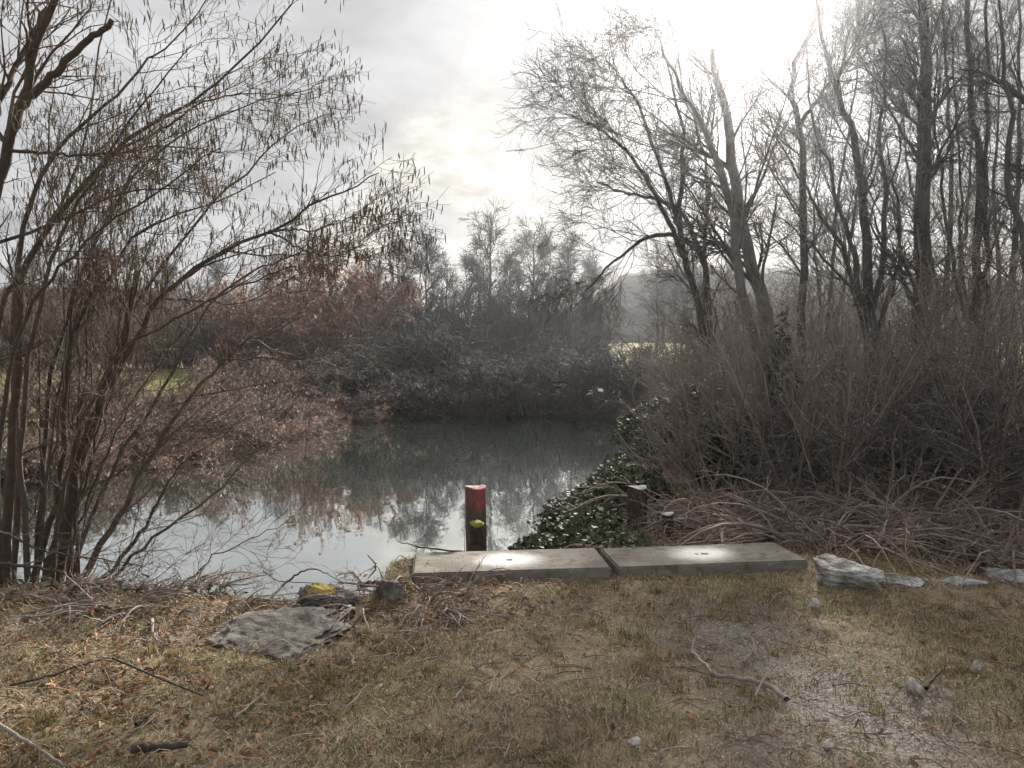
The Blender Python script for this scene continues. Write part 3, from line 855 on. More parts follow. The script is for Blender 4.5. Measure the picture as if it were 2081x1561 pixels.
# ------------------------------------------------------------------ right bank: traced trees
def traced_tree(label, trunks, Y, base_px, limbs=18, llen=(1.2, 2.6), sub=9, twigs=9, rt=.0035, trop=(0, 0, .3), droop=0.0, mats=('bark_grey', 'twig_grey'), name='bare_tree', t0=.25, cat='tree', ang=(25, 55), extra=()):
    b = at(base_px, 1000, Y)
    base = np.array([b[0], Y, h(b[0], Y)])
    root = empty(name, base, label, cat)
    Ps, Rs = [], []
    for keys, y1, r0, r1 in trunks:
        pts = [at(px, py, Y + (y1 - Y) * i / (len(keys) - 1)) for i, (px, py) in enumerate(keys)]
        foot = np.array([pts[0][0] + (base[0] - pts[0][0]) * .8, Y, base[2] - .1])
        P = smooth_path([foot] + pts, 22)
        P[1:-1] += RNG.normal(size=(20, 3)) * .02
        r0, r1 = r0 * .72, r1 * .6
        R = radii(r0, r1, 22, .9)
        obj('trunk', Geo().tubes(P, R, 10).mesh('trunk', base, True), M[mats[0]], root)
        Ps.append(P); Rs.append(R)
    for keys, y0, y1, r0, r1 in extra:
        pts = [at(px, py, y0 + (y1 - y0) * i / (len(keys) - 1)) for i, (px, py) in enumerate(keys)]
        P = smooth_path(pts, 22)
        P[1:-1] += RNG.normal(size=(20, 3)) * .012
        R = radii(r0, r1, 22)
        obj('limb', Geo().tubes(P, R, 7).mesh('limb', base, True), M[mats[0]], root)
        Ps.append(P); Rs.append(R)
    P, R = np.array(Ps), np.array(Rs)
    a, ra = grow(P, R, limbs, t0, 1., llen, ang, 9, .32, trop, .12, .25, rt * 1.5, .5)
    b_, rb = grow(a, ra, sub, .15, 1., (.35, 1.0), (20, 55), 6, .6, (0, 0, .1 - droop), .14, .4, rt, .4)
    c, rc = grow(b_, rb, twigs, .15, 1., (.15, .5), (20, 55), 5, .7, (0, 0, -droop), .16, .6, rt * .75, .3)
    obj('crown', Geo().tubes(a, ra, 5).tubes(b_, rb, 3).tubes(c, rc, 3).mesh('crown', base), M[mats[1]], root)
    return root

traced_tree('pale twin-trunked birch leaning towards the sun on the right bank',
            [([(1590, 900), (1565, 720), (1542, 600), (1526, 525), (1499, 397), (1482, 303), (1472, 219), (1452, 135), (1445, 67), (1421, 20), (1400, -60)], 11.4, .17, .03),
             ([(1580, 900), (1535, 700), (1510, 600), (1495, 525), (1482, 404), (1455, 323), (1431, 262), (1401, 215), (1381, 180), (1350, 110), (1330, 60)], 10.4, .12, .02)],
            11.0, 1595, 24, (.8, 2.3), 9, 9, .0028, (0, 0, .2), .35, ('bark_birch', 'twig_grey'), 'birch_tree')
traced_tree('wide drooping bare tree spreading its limbs over the pond, beside the birch',
            [([(1490, 940), (1472, 861), (1445, 727), (1415, 609), (1391, 525), (1380, 420), (1390, 300), (1370, 180), (1340, 80)], 13.0, .13, .02),
             ([(1490, 930), (1465, 760), (1441, 643), (1428, 525), (1440, 400), (1420, 280), (1400, 150)], 14.6, .10, .02)],
            14.0, 1495, 17, (1.0, 2.6), 9, 9, .0033, (-.25, -.1, .2), .18, ('bark_grey', 'twig_grey'), 'drooping_tree',
            extra=[([(1441, 643), (1425, 520), (1370, 478), (1310, 488), (1250, 530), (1190, 590)], 13.9, 13.0, .06, .012),
                   ([(1428, 525), (1390, 440), (1330, 405), (1270, 392), (1212, 370)], 13.8, 13.2, .05, .01),
                   ([(1391, 525), (1350, 430), (1290, 330), (1230, 270), (1160, 235)], 13.5, 13.0, .05, .01),
                   ([(1385, 470), (1340, 330), (1290, 200), (1230, 120)], 13.4, 12.6, .045, .01)])
traced_tree('slim straight tree with one crossing branch, just behind the birch',
            [([(1638, 880), (1632, 700), (1630, 525), (1633, 336), (1623, 256), (1610, 202), (1613, 135), (1637, 84), (1660, 17), (1670, -60)], 13.0, .11, .03)],
            12.6, 1638, 26, (.8, 2.0), 9, 8, .0030, (0, 0, .5), 0,
            extra=[([(1623, 256), (1655, 212), (1694, 158), (1727, 118), (1745, 80)], 12.9, 12.5, .04, .012)])
traced_tree('many-stemmed tree fanning out between the slim tree and the thickest trunk',
            [([(1768, 700), (1761, 525), (1754, 404), (1744, 303), (1711, 219), (1684, 135), (1667, 67), (1657, -10)], 12.0, .12, .025),
             ([(1760, 700), (1730, 560), (1690, 470), (1650, 400), (1600, 320), (1560, 220)], 11.0, .06, .012),
             ([(1765, 700), (1745, 560), (1715, 440), (1680, 330), (1650, 210), (1640, 100)], 11.4, .07, .014),
             ([(1770, 700), (1790, 560), (1800, 420), (1790, 280), (1800, 130), (1790, 0)], 12.6, .08, .02),
             ([(1765, 700), (1735, 600), (1680, 530), (1620, 470), (1560, 420)], 10.8, .05, .010),
             ([(1775, 700), (1810, 600), (1830, 500), (1820, 380), (1840, 220)], 11.2, .06, .015)],
            11.8, 1768, 14, (.8, 1.9), 8, 8, .0029, (0, 0, .6), 0, ang=(15, 45))
traced_tree('tallest and thickest dark trunk rising out of the right thicket',
            [([(1882, 800), (1876, 650), (1875, 525), (1875, 404), (1879, 269), (1882, 135), (1875, 0), (1872, -120)], 12.2, .22, .09)],
            12.0, 1885, 30, (.8, 2.2), 9, 9, .0026, (0, 0, .6), 0)
traced_tree('paired grey trunks standing beyond the thickest trunk',
            [([(1990, 800), (1988, 650), (1986, 525), (1990, 336), (1973, 202), (1966, 0), (1960, -90)], 13.6, .13, .05),
             ([(1995, 800), (2005, 650), (2008, 525), (2000, 380), (2010, 200), (2000, 20), (2010, -70)], 13.0, .08, .03),
             ([(1992, 800), (1960, 640), (1930, 500), (1915, 380), (1900, 260), (1905, 100)], 12.8, .06, .02),
             ([(1992, 800), (1970, 640), (1950, 500), (1955, 380), (1940, 230), (1935, 60)], 13.8, .05, .02)],
            13.2, 1992, 15, (.8, 2.0), 8, 8, .0029, (0, 0, .6), 0, ang=(15, 45))
traced_tree('leaning tree at the frame edge with a limb arching back over the thicket',
            [([(2120, 800), (2100, 620), (2081, 511), (2050, 370), (2054, 235), (2040, 135), (2030, 0)], 11.0, .09, .03),
             ([(2130, 800), (2170, 500), (2160, 330), (2150, 200), (2160, 0)], 10.6, .15, .06)],
            10.8, 2125, 15, (.8, 2.0), 8, 8, .0024, (0, 0, .4), 0,
            extra=[([(2160, 300), (2120, 230), (2081, 202), (2037, 168), (1993, 148), (1950, 140)], 10.7, 11.2, .06, .012)])
traced_tree('young bare sapling crowd-growing in the gap past the paired trunks',
            [([(1680, 700), (1690, 560), (1700, 430), (1720, 300), (1740, 180), (1750, 40)], 17.5, .08, .02),
             ([(1690, 700), (1720, 560), (1740, 400), (1770, 250), (1780, 60)], 18, .07, .02),
             ([(1670, 700), (1660, 560), (1655, 440), (1670, 300)], 17, .06, .015)],
            17.5, 1685, 13, (1.0, 2.2), 8, 8, .0036, (0, 0, .5), 0, name='bare_sapling')
traced_tree('hazy bare tree farther back between the thickest trunk and the paired trunks',
            [([(1920, 760), (1925, 560), (1935, 400), (1930, 240), (1920, 90), (1915, -40)], 18.5, .11, .03),
             ([(1925, 760), (1950, 560), (1965, 420), (1975, 270), (1990, 100)], 19, .08, .02),
             ([(1915, 760), (1900, 560), (1860, 420), (1840, 300), (1830, 130)], 18, .08, .02)],
            18.5, 1920, 14, (1.0, 2.2), 8, 8, .0036, (0, 0, .5), 0)
traced_tree('thin bare tree farther back at the frame edge',
            [([(2060, 760), (2055, 560), (2065, 400), (2075, 250), (2070, 80), (2075, -60)], 17.5, .11, .03),
             ([(2055, 760), (2030, 560), (2020, 400), (2030, 240), (2022, 60)], 17, .08, .02)],
            17.2, 2058, 16, (1.0, 2.2), 8, 8, .0036, (0, 0, .5), 0)

# ------------------------------------------------------------------ right bank: thicket, brambles, ivy
th = [bush_meshes('thicket_a', 2.4, .9, 36, 61, .0045, .5, 7, 6, 500, .05), bush_meshes('thicket_b', 2.9, .7, 34, 62, .0045, .35, 7, 6, 400, .05), bush_meshes('thicket_c', 1.9, 1.0, 36, 63, .0042, .8, 7, 6, 600, .05, .5)]
tspots = [(2.6, 9.6, .75), (3.5, 9.3, .9), (4.5, 9.0, 1.0), (5.6, 8.8, 1.05), (3.2, 11.0, .9), (4.3, 11.0, 1.05), (5.4, 10.8, 1.15), (6.6, 10.6, 1.2), (4.0, 13.0, .9), (5.0, 13.2, 1.1), (6.4, 13.0, 1.2), (7.8, 12.6, 1.3), (4.5, 16.0, .95), (5.4, 16.2, 1.2), (7.0, 16, 1.3), (8.8, 15.5, 1.4)]
for i, (x, y, s) in enumerate(tspots):
    place_bush(th[i % 3], x, y, 'leafless thicket bush on the right bank, %s in the %s row from the rocks' % (ORD[i % 4], ORD[i // 4]), 'thicket bushes on the right bank', s * .85, name='thicket_bush', mats=('cane', ('twig_dry', 'twig_dry', 'twig_grey')[i % 3], 'leaf_pale'))
for i, (x, y, s) in enumerate([(5.2, 20, 1.1), (6.4, 20.5, 1.2), (6.9, 24.5, 1.2), (8.2, 24, 1.3), (8.3, 28.5, 1.2), (9.8, 28, 1.4), (7.9, 20, 1.3)]):
    place_bush(th[i % 3], x, y, 'bare bush on the receding right bank past the drooping tree, %s going away' % ORD[i], 'bushes on the receding right bank', s, name='thicket_bush', mats=('cane', 'twig_grey', 'leaf_pale'))
br = [bush_meshes('bramble_a', 1.5, .6, 46, 71, .0038, 1.0, 4, 3, 260, .045, 1.7), bush_meshes('bramble_b', 1.2, .7, 50, 72, .0036, 1.2, 4, 3, 300, .045, 2.0)]
bspots = [(2.9, 7.3, .95), (3.7, 7.2, 1.0), (4.5, 7.1, 1.05), (5.3, 7.0, 1.1), (2.2, 7.9, .8), (3.2, 8.2, 1.0), (4.1, 8.1, 1.1), (5.0, 8.0, 1.2), (2.0, 8.8, .8), (6.2, 7.6, 1.2)]
for i, (x, y, s) in enumerate(bspots):
    place_bush(br[i % 2], x, y, 'bramble heap of dry canes behind the pale rocks, %s of ten going up the bank' % ORD[i], 'bramble heaps behind the rocks', s, name='bramble', mats=('cane', 'cane', 'leaf_pale'), cat='bramble')

def ivy_cloud(pts, size, up=(0, -.4, .8)):
    n = len(pts)
    D = RNG.normal(size=(n, 3)) * .7 + np.array([0, -.25, -.5])
    return Geo().leaves(pts, D, RNG.uniform(.45, 1.35, n) * size, .95, .2, np.array(up)[None])

def in_strip(n, line, width):
    """random points in a strip to the right of a ground polyline"""
    line = np.array(line)
    seg = np.linalg.norm(np.diff(line, axis=0), axis=1)
    i = RNG.choice(len(seg), n, p=seg / seg.sum())
    t = RNG.random((n, 1))
    p = line[i] * (1 - t) + line[i + 1] * t
    p[:, 0] += RNG.random(n) ** 1.2 * width
    p[:, 1] += RNG.normal(size=n) * .15
    return p
p = in_strip(17000, [(.05, 6.85), (-.15, 7.6), (0.05, 8.6), (.45, 10.2), (1.1, 12.3), (1.9, 15.2)], 1.15)
bump = .34 * np.clip(fbm(p[:, 0] * 2.2, p[:, 1] * 2.2, 3) + .5, 0, 1)
z = np.maximum(H(p[:, 0], p[:, 1]), .02) + RNG.random(len(p)) * bump * (1.0 + .5 * sst(p[:, 1], 8.5, 12))
o = obj('ivy', ivy_cloud(np.column_stack([p, z]), .062).mesh('ivy_carpet'), M['ivy'])
tag(o, 'dark glossy ivy carpet trailing down the bank behind the slabs', 'ivy', kind='stuff')

def ivy_bush(x, y, r, hgt, label, n, size=.062):
    n = int(n * 1.8)
    base = np.array([x, y, h(x, y)])
    root = empty('ivy_bush', base, label, 'ivy')
    v = RNG.normal(size=(n, 3))
    v /= np.linalg.norm(v, axis=1, keepdims=True)
    v[:, 2] = np.abs(v[:, 2])
    rad = (.55 + .45 * RNG.random((n, 1)) ** .5)
    nz = 1 + .9 * fbm(v[:, 0] * 2.5 + x, v[:, 2] * 2.5 + v[:, 1] * 2 + y, 3)[:, None]
    pts = base + v * np.array([r, r, hgt]) * rad * nz
    obj('foliage', ivy_cloud(pts, size).mesh('ivy_foliage', base), M['ivy'], root)
    K = 8
    st = []
    for i in range(16):
        a, rr = random.uniform(0, 6.28), random.uniform(.1, .8)
        st.append(smooth_path([base + (random.uniform(-.2, .2), random.uniform(-.2, .2), -.1), base + (r * rr * .5 * math.cos(a), r * rr * .5 * math.sin(a), hgt * .45), base + (r * rr * math.cos(a), r * rr * math.sin(a), hgt * random.uniform(.7, 1))], K))
    obj('stems', Geo().tubes(np.array(st), np.repeat(radii(.018, .006, K)[None], 16, 0), 5).mesh('ivy_stems', base), M['bark_grey'], root)
ivy_bush(X(1400, 12.5), 12.5, .8, 1.1, 'ivy-smothered bush at the foot of the drooping tree', 5200)
ivy_bush(X(1330, 16.5), 16.5, .9, .8, 'ivy bush on the receding right bank beyond the drooping tree', 3200, .08)
ivy_bush(X(1500, 10.2), 10.2, .55, 1.0, 'narrow ivy bush in front of the birch foot', 2400)
ivy_bush(X(1580, 10.4), 10.3, .28, 1.9, 'ivy climbing round the birch trunk', 1800)
ivy_bush(X(1290, 9.2), 9.2, .5, .35, 'low ivy mound behind the two posts on the bank', 2400)

# ------------------------------------------------------------------ concrete slabs, posts
import bmesh
def slab(name, label, cx, cy, lx, ly, rz, holes):
    root_z = .65
    bm = bmesh.new()
    xs = sorted({-lx / 2, lx / 2} | {v for hx, hy, w_, l_ in holes for v in (hx - w_, hx + w_)})
    ys = sorted({-ly / 2, ly / 2} | {v for hx, hy, w_, l_ in holes for v in (hy - l_, hy + l_)})
    grid = [[bm.verts.new((x, y, 0)) for y in ys] for x in xs]
    hole_faces = []
    for i in range(len(xs) - 1):
        for j in range(len(ys) - 1):
            f = bm.faces.new((grid[i][j], grid[i + 1][j], grid[i + 1][j + 1], grid[i][j + 1]))
            mx, my = (xs[i] + xs[i + 1]) / 2, (ys[j] + ys[j + 1]) / 2
            if any(abs(mx - hx) < w_ and abs(my - hy) < l_ for hx, hy, w_, l_ in holes):
                hole_faces.append(f)
    top = list(bm.faces)
    bound = [e for e in bm.edges if e.is_boundary]
    ext = bmesh.ops.extrude_edge_only(bm, edges=bound)
    bmesh.ops.translate(bm, verts=[v for v in ext['geom'] if isinstance(v, bmesh.types.BMVert)], vec=(0, 0, -.17))
    r = bmesh.ops.extrude_discrete_faces(bm, faces=hole_faces)
    for f in r['faces']:
        bmesh.ops.translate(bm, verts=list(f.verts), vec=(0, 0, -.09))
    bmesh.ops.recalc_face_normals(bm, faces=list(bm.faces))
    edges = [e for e in bm.edges if len(e.link_faces) == 2 and e.calc_face_angle(0) > .6 and max(v.co.z for v in e.verts) > -.01 and all(abs(abs(v.co.x) - lx / 2) < 1e-4 or abs(abs(v.co.y) - ly / 2) < 1e-4 for v in e.verts)]
    bmesh.ops.bevel(bm, geom=edges, offset=.012, segments=2, affect='EDGES')
    me = bpy.data.meshes.new(name)
    bm.to_mesh(me)
    bm.free()
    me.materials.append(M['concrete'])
    o = bpy.data.objects.new(name, me)
    COL.objects.link(o)
    o.location = (cx, cy, root_z)
    o.rotation_euler = (math.radians(.4), math.radians(-.3), rz)
    return tag(o, label, 'slab', 'concrete slabs at the water edge')
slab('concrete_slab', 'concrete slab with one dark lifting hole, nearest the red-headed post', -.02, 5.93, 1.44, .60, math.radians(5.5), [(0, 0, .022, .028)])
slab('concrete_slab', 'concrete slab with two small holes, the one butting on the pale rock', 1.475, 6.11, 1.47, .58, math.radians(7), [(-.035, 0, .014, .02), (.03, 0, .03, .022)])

def post(name, label, x, y, r, ztop, m_side, m_top, zb=-.6, taper=1.0, moss=False, tilt=0.0):
    base = np.array([x, y, 0.0])
    root = empty(name, base, label, 'post', 'wooden posts by the slabs')
    K, s = 9, 18
    bm = bmesh.new()
    rings = []
    for k in range(K):
        t = k / (K - 1)
        zz_ = zb + (ztop - zb) * t
        rr = r * (taper + (1 - taper) * t)
        ring = []
        for j in range(s):
            a = 6.2832 * j / s
            w_ = 1 + .06 * math.sin(3 * a + x * 9) + .03 * math.sin(7 * a + zz_ * 6)
            e = .012 * math.sin(a * 2 + 1) if k == K - 1 else 0
            ring.append(bm.verts.new((math.cos(a) * rr * w_ + tilt * zz_, math.sin(a) * rr * w_, zz_ + e)))
        rings.append(ring)
    for k in range(K - 1):
        for j in range(s):
            f = bm.faces.new((rings[k][j], rings[k][(j + 1) % s], rings[k + 1][(j + 1) % s], rings[k + 1][j]))
            f.smooth = True
    bm.faces.new(rings[0][::-1])
    me = bpy.data.meshes.new('post_shaft')
    bm.to_mesh(me); bm.free()
    obj('shaft', me, M[m_side], root)
    bm = bmesh.new()                      # the sawn end, slightly domed, sitting in the rim
    prev = None
    for q_, zz_ in ((1.0, 0), (.9, .006), (.5, .009)):
        ring = []
        for j in range(s):
            a = 6.2832 * j / s
            w_ = 1 + .06 * math.sin(3 * a + x * 9) + .03 * math.sin(7 * a + ztop * 6)
            ring.append(bm.verts.new((math.cos(a) * r * w_ * q_ * 1.004 + tilt * ztop, math.sin(a) * r * w_ * q_ * 1.004, ztop + zz_ + .012 * math.sin(a * 2 + 1) * q_)))
        if prev:
            for j in range(s):
                bm.faces.new((prev[j], prev[(j + 1) % s], ring[(j + 1) % s], ring[j]))
        prev = ring
    bm.faces.new(prev)
    me = bpy.data.meshes.new('post_end')
    bm.to_mesh(me); bm.free()
    obj('sawn_end', me, M[m_top], root)
    if moss:
        bm = bmesh.new()
        bmesh.ops.create_icosphere(bm, subdivisions=3, radius=1)
        for v in bm.verts:
            n_ = .93 + .10 * math.sin(v.co.x * 5 + 1) * math.sin(v.co.y * 4) + .04 * math.sin(v.co.z * 14 + v.co.x * 11)
            v.co = Vector((v.co.x * r * 1.08 * n_ + tilt * ztop, v.co.y * r * 1.08 * n_, ztop + v.co.z * .038 * n_))
        for f in bm.faces: f.smooth = True
        me = bpy.data.meshes.new('moss_cap')
        bm.to_mesh(me); bm.free()
        obj('moss_cap', me, M['moss'], root)
    return root
pr = at(970, 990, 6.95)
post('mooring_post', 'round wooden post with faded red painted head standing in the water', pr[0], 6.95, .092, pr[2], 'painted_post', 'red_end', tilt=-.015)
ps = at(968, 1066, 6.66)
post('mooring_post', 'short dark post capped with bright green moss in front of the red post', ps[0], 6.66, .068, ps[2], 'post_wood', 'post_wood', moss=True)
pd = at(1296, 990, 7.7)
post('bank_post', 'dark upright post with pale worn top standing on the ivy bank', pd[0], 7.7, .092, pd[2], 'post_wood', 'cut_wood', .1, 1.12)
pq = at(1352, 1043, 7.4)
post('stump_post', 'small low sawn stump with pale top beside the dark bank post', pq[0], 7.4, .078, pq[2], 'post_wood', 'cut_wood', .2)

# ------------------------------------------------------------------ rocks
def rock(label, centre, size, m, seed, rz=0.0, name='rock', flat=1.0, sub=6, group=None, cat='rock', rough=1.0, up=0.0):
    rng = np.random.default_rng(seed)
    bm = bmesh.new()
    bmesh.ops.create_icosphere(bm, subdivisions=sub, radius=1)
    co = np.array([v.co for v in bm.verts])
    # cut by random planes for facets, then layered noise
    for i in range(16):
        n_ = rng.normal(size=3); n_ /= np.linalg.norm(n_)
        d = rng.uniform(.5, .86)
        s_ = co @ n_
        co -= np.maximum(s_ - d, 0)[:, None] * n_ * .97
    o_ = seed * 3.7
    co *= (1 + rough * (.30 * fbm(co[:, 0] * 1.7 + o_, co[:, 1] * 1.7 + co[:, 2] * 1.3, 3) + .20 * fbm(co[:, 0] * 4 + co[:, 2] * 6 + o_, co[:, 1] * 4 - co[:, 2] * 4, 4) + .14 * fbm(co[:, 0] * 11 + o_, co[:, 1] * 7 + co[:, 2] * 19, 4)))[:, None]
    co[:, :2] *= (1 + rough * .16 * fbm(co[:, 2] * 7 + o_, co[:, 0] * .8 + co[:, 1] * .8, 2))[:, None]
    co *= np.array(size)[None]
    for v, c in zip(bm.verts, co): v.co = c
    for f in bm.faces: f.smooth = True
    me = bpy.data.meshes.new(name)
    bm.to_mesh(me); bm.free()
    o = obj(name, me, M[m])
    o.location = (centre[0], centre[1], centre[2] + up)
    o.rotation_euler = (rng.uniform(-.06, .06), rng.uniform(-.06, .06), rz)
    return tag(o, label, cat, group)

def rock_at(label, px0, px1, pyt, pyb, m, seed, depth=1.0, **kw):
    b = gp((px0 + px1) / 2, pyb)
    wd = (px1 - px0) / FPX * b[1] * .5
    ht = max((pyb - pyt) / FPX * b[1] - .5 * depth * wd * .25, .014)
    z0 = h(b[0], b[1] + wd * depth)
    return rock(label, (b[0], b[1] + wd * depth, z0 + ht * .1), (wd, wd * depth, ht * .85), m, seed, **kw)
rock_at('large pale grey rock at the end of the slabs', 1648, 1835, 1140, 1208, 'rock_pale', 5, .85)
rock_at('low pale flat rock tucked beside the large pale rock', 1785, 1912, 1168, 1196, 'rock_pale', 6, .5)
rock_at('thin pale rock barely showing above the grass', 1905, 2015, 1174, 1192, 'rock_pale', 7, .4)
rock_at('pale block of rock at the frame edge by the brambles', 2022, 2130, 1140, 1190, 'rock_pale', 8, .7)
pb = gp(585, 1300)
rock('broad flat grey stone sunk into the bank left of the slabs', (pb[0] - .03, pb[1] + .02, h(pb[0], pb[1]) - .025), (.47, .62, .125), 'rock_dark', 9, .35, sub=6, rough=1.3)
pl_ = gp(665, 1243)
lr = empty('rock', (pl_[0], pl_[1] + .1, h(pl_[0], pl_[1])), 'rounded grey boulder with a yellow lichen patch at the water edge', 'rock')
o = rock('x', (0, 0, .03), (.25, .2, .14), 'rock_lichen', 12)
for k_ in ('label', 'category'): del o[k_]
o.name = 'stone'; o.parent = lr
rock_at('small angular stone at the water edge below the slab corner', 745, 838, 1178, 1236, 'rock_dark', 15, .8)
for i, (x0, x1, yt, yb, lab) in enumerate([(1843, 1885, 1385, 1418, 'palm-sized pale stone beside a dark twig on the gravel'), (1975, 2002, 1350, 1372, 'little white stone in the grass near the frame edge'),
                                          (1276, 1310, 1514, 1528, 'flat white stone in the grass at the bottom of the picture'), (1672, 1706, 1516, 1530, 'flat pale pebble low in the gravel patch'),
                                          (1648, 1672, 1225, 1240, 'pale pebble in the grass before the large rock'), (1875, 1900, 1452, 1466, 'white pebble in the middle of the gravel patch')]):
    rock_at(lab, x0, x1, yt, yb, 'rock_white', 30 + i, .8, name='pebble', sub=4, cat='stone', up=.02, rough=.6)

# ------------------------------------------------------------------ sticks and driftwood
def stick(label, keys, r0, r1, m='stick', name='fallen_stick', lift=.028, parent=None, cat='stick', forks=()):
    pts = [gp(px, py) + np.array([0, 0, lift + r0]) for px, py in keys] if not isinstance(keys, np.ndarray) else list(keys)
    base = pts[0].copy()
    root = empty(name, base, label, cat)
    lift += 0.0
    K = max(8, len(pts) * 4)
    P = smooth_path(pts, K)
    P[1:-1] += RNG.normal(size=(K - 2, 3)) * r0 * .25
    obj('stem', Geo().tubes(P, radii(r0, r1, K), 7, cap=True).mesh('stick_stem', base, True), M[m], root)
    for fk_, a, b in forks:
        fp = [gp(px, py) + np.array([0, 0, lift + r0 * dz]) for px, py, dz in fk_]
        P = smooth_path(fp, 10)
        obj('fork', Geo().tubes(P, radii(a, b, 10), 6, cap=True).mesh('stick_fork', base, True), M[m], root)
    return root
stick('curved grey fallen branch lying on the lawn', [(1598, 1440), (1560, 1412), (1530, 1400), (1490, 1393), (1452, 1386), (1430, 1366), (1406, 1341)], .014, .007,
      forks=[([(1406, 1341, 1), (1412, 1318, 2), (1428, 1304, 3), (1445, 1300, 3)], .004, .002), ([(1534, 1434, 1), (1550, 1412, 3), (1575, 1393, 5)], .006, .004)])
stick('hooked pale twig lying beside the curved branch', [(1480, 1275), (1506, 1300), (1518, 1330), (1519, 1338)], .004, .003, forks=[([(1510, 1358, 1), (1527, 1340, 2), (1532, 1325, 3), (1526, 1308, 4)], .007, .004)])
stick('short dark twig leaning on the palm-sized stone', [(1882, 1418), (1895, 1398), (1914, 1380)], .010, .005, 'stick_dark', lift=.035)
stick('thin twig on the gravel before the palm-sized stone', [(1700, 1392), (1712, 1370), (1732, 1352)], .004, .002)
stick('pale short twig in the grass near the gravel', [(1936, 1466), (1950, 1476), (1964, 1487)], .005, .004)
stick('long bent brown stick lying in the left leaf litter', [(20, 1412), (110, 1390), (170, 1368), (222, 1352)], .007, .004, 'stick_dark', lift=.04,
      forks=[([(222, 1352, 1), (270, 1376, 2), (330, 1403, 2), (412, 1434, 1)], .007, .004)])
stick('pale straight stick pointing up the lawn below the flat stone', [(475, 1476), (505, 1450), (536, 1424)], .006, .004)
stick('reddish broken stick in the leaf litter', [(276, 1490), (296, 1475), (316, 1458)], .010, .007, 'stick_dark')
stick('long grey stick entering from the corner of the lawn', [(-20, 1475), (40, 1515), (80, 1540), (130, 1575)], .008, .006)
stick('dark rotten log piece at the bottom edge of the lawn', [(268, 1546), (325, 1543), (382, 1536)], .020, .014, 'stick_dark', name='rotten_log', cat='log')
for i, (k_, lab) in enumerate([([(925, 1436), (940, 1412), (952, 1395)], 'upright pale straw twig at mid lawn'), ([(994, 1424), (1000, 1402), (1010, 1385)], 'second pale straw twig close to the upright one'),
                              ([(1024, 1561), (1034, 1535), (1040, 1520)], 'pale twig at the bottom edge below the slabs'), ([(690, 1462), (720, 1440), (745, 1405)], 'pale twig between the flat stone and the lawn'),
                              ([(1200, 1250), (1250, 1262), (1300, 1258)], 'thin brown twig just in front of the slab joint')]):
    stick(lab, k_, .004, .002, lift=.035)
stick('dark forked driftwood afloat at the slab corner', np.array([at(728, 1190, 6.75), at(765, 1186, 6.7), at(800, 1184, 6.62), at(835, 1176, 6.5)]), .03, .012, 'stick_dark', name='driftwood', cat='driftwood')
tw0 = at(955, 1122, 6.75)
stick('bare twig reaching out over the water from the red post', np.array([at(955, 1124, 6.8), at(910, 1119, 6.85), at(860, 1113, 6.9), at(830, 1106, 6.95), at(808, 1101, 7.0)]), .010, .003, 'stick_dark', name='overhanging_twig')
stick('thin upright twig standing by the red post', np.array([at(944, 1125, 6.85), at(944, 1090, 6.85), at(940, 1075, 6.85)]), .003, .002, 'stick_dark', name='overhanging_twig')
bq = onz(757, 1152, 0.0)
stick('crooked stick tip poking out of the water', np.array([bq + (.06, .02, -.12), bq + (.02, 0, 0.0), bq + (.035, 0, .03), bq + (-.03, 0, .10), bq + (-.05, 0, .13)]), .014, .003, 'stick_dark', name='water_stick')
# arched broken branch on the left bank by the lichen boulder
stick('arched broken branch over the water beside the lichen boulder', np.array([at(545, 1222, 6.0), at(575, 1190, 6.2), at(600, 1170, 6.3), at(630, 1156, 6.4), at(660, 1165, 6.45), at(700, 1185, 6.4)]), .012, .003, 'stick_dark', name='broken_branch')
stick('thin side branch beneath the arched broken branch', np.array([at(535, 1160, 6.4), at(560, 1178, 6.3), at(590, 1183, 6.3), at(640, 1186, 6.3), at(690, 1200, 6.2)]), .006, .002, 'stick_dark', name='broken_branch')

# ------------------------------------------------------------------ ground cover
def scatter(n, x0, x1, y0, y1, dens=None):
    x, y = RNG.uniform(x0, x1, n), RNG.uniform(y0, y1, n)
    ok = sdf(x, y) > .12
    # not on the slabs
    for cx, cy, a in ((-.02, 5.93, 5.5), (1.475, 6.11, 7)):
        c, s_ = math.cos(math.radians(a)), math.sin(math.radians(a))
        u, v = (x - cx) * c + (y - cy) * s_, -(x - cx) * s_ + (y - cy) * c
        ok &= ~((np.abs(u) < .75) & (np.abs(v) < .32))
    ok &= np.abs(x) < y * .85 + .9
    if dens is not None:
        ok &= RNG.random(n) < dens(x, y)
    x, y = x[ok], y[ok]
    return np.column_stack([x, y, H(x, y)])

clump = lambda x, y, s, o: np.clip(.5 + 2.4 * fbm(x * s + o, y * s - o, 4), 0, 1)
stone_free = lambda x, y: 1 - .85 * np.exp(-(((x - pb[0]) / .46) ** 2 + ((y - pb[1]) / .55) ** 2) ** 2)
bare = lambda x, y: (1 - .9 * gravel_mask(x, y)) * stone_free(x, y)
litter_d = lambda x, y: np.clip(.8 * np.exp(-(((x + 1.9) / 1.0) ** 2 + ((y - 4.0) / 1.7) ** 2)) + .5 * np.exp(-(((x + .5) / 1.0) ** 2 + ((y - 5.3) / .5) ** 2)) + .06, 0, 1) * stone_free(x, y)

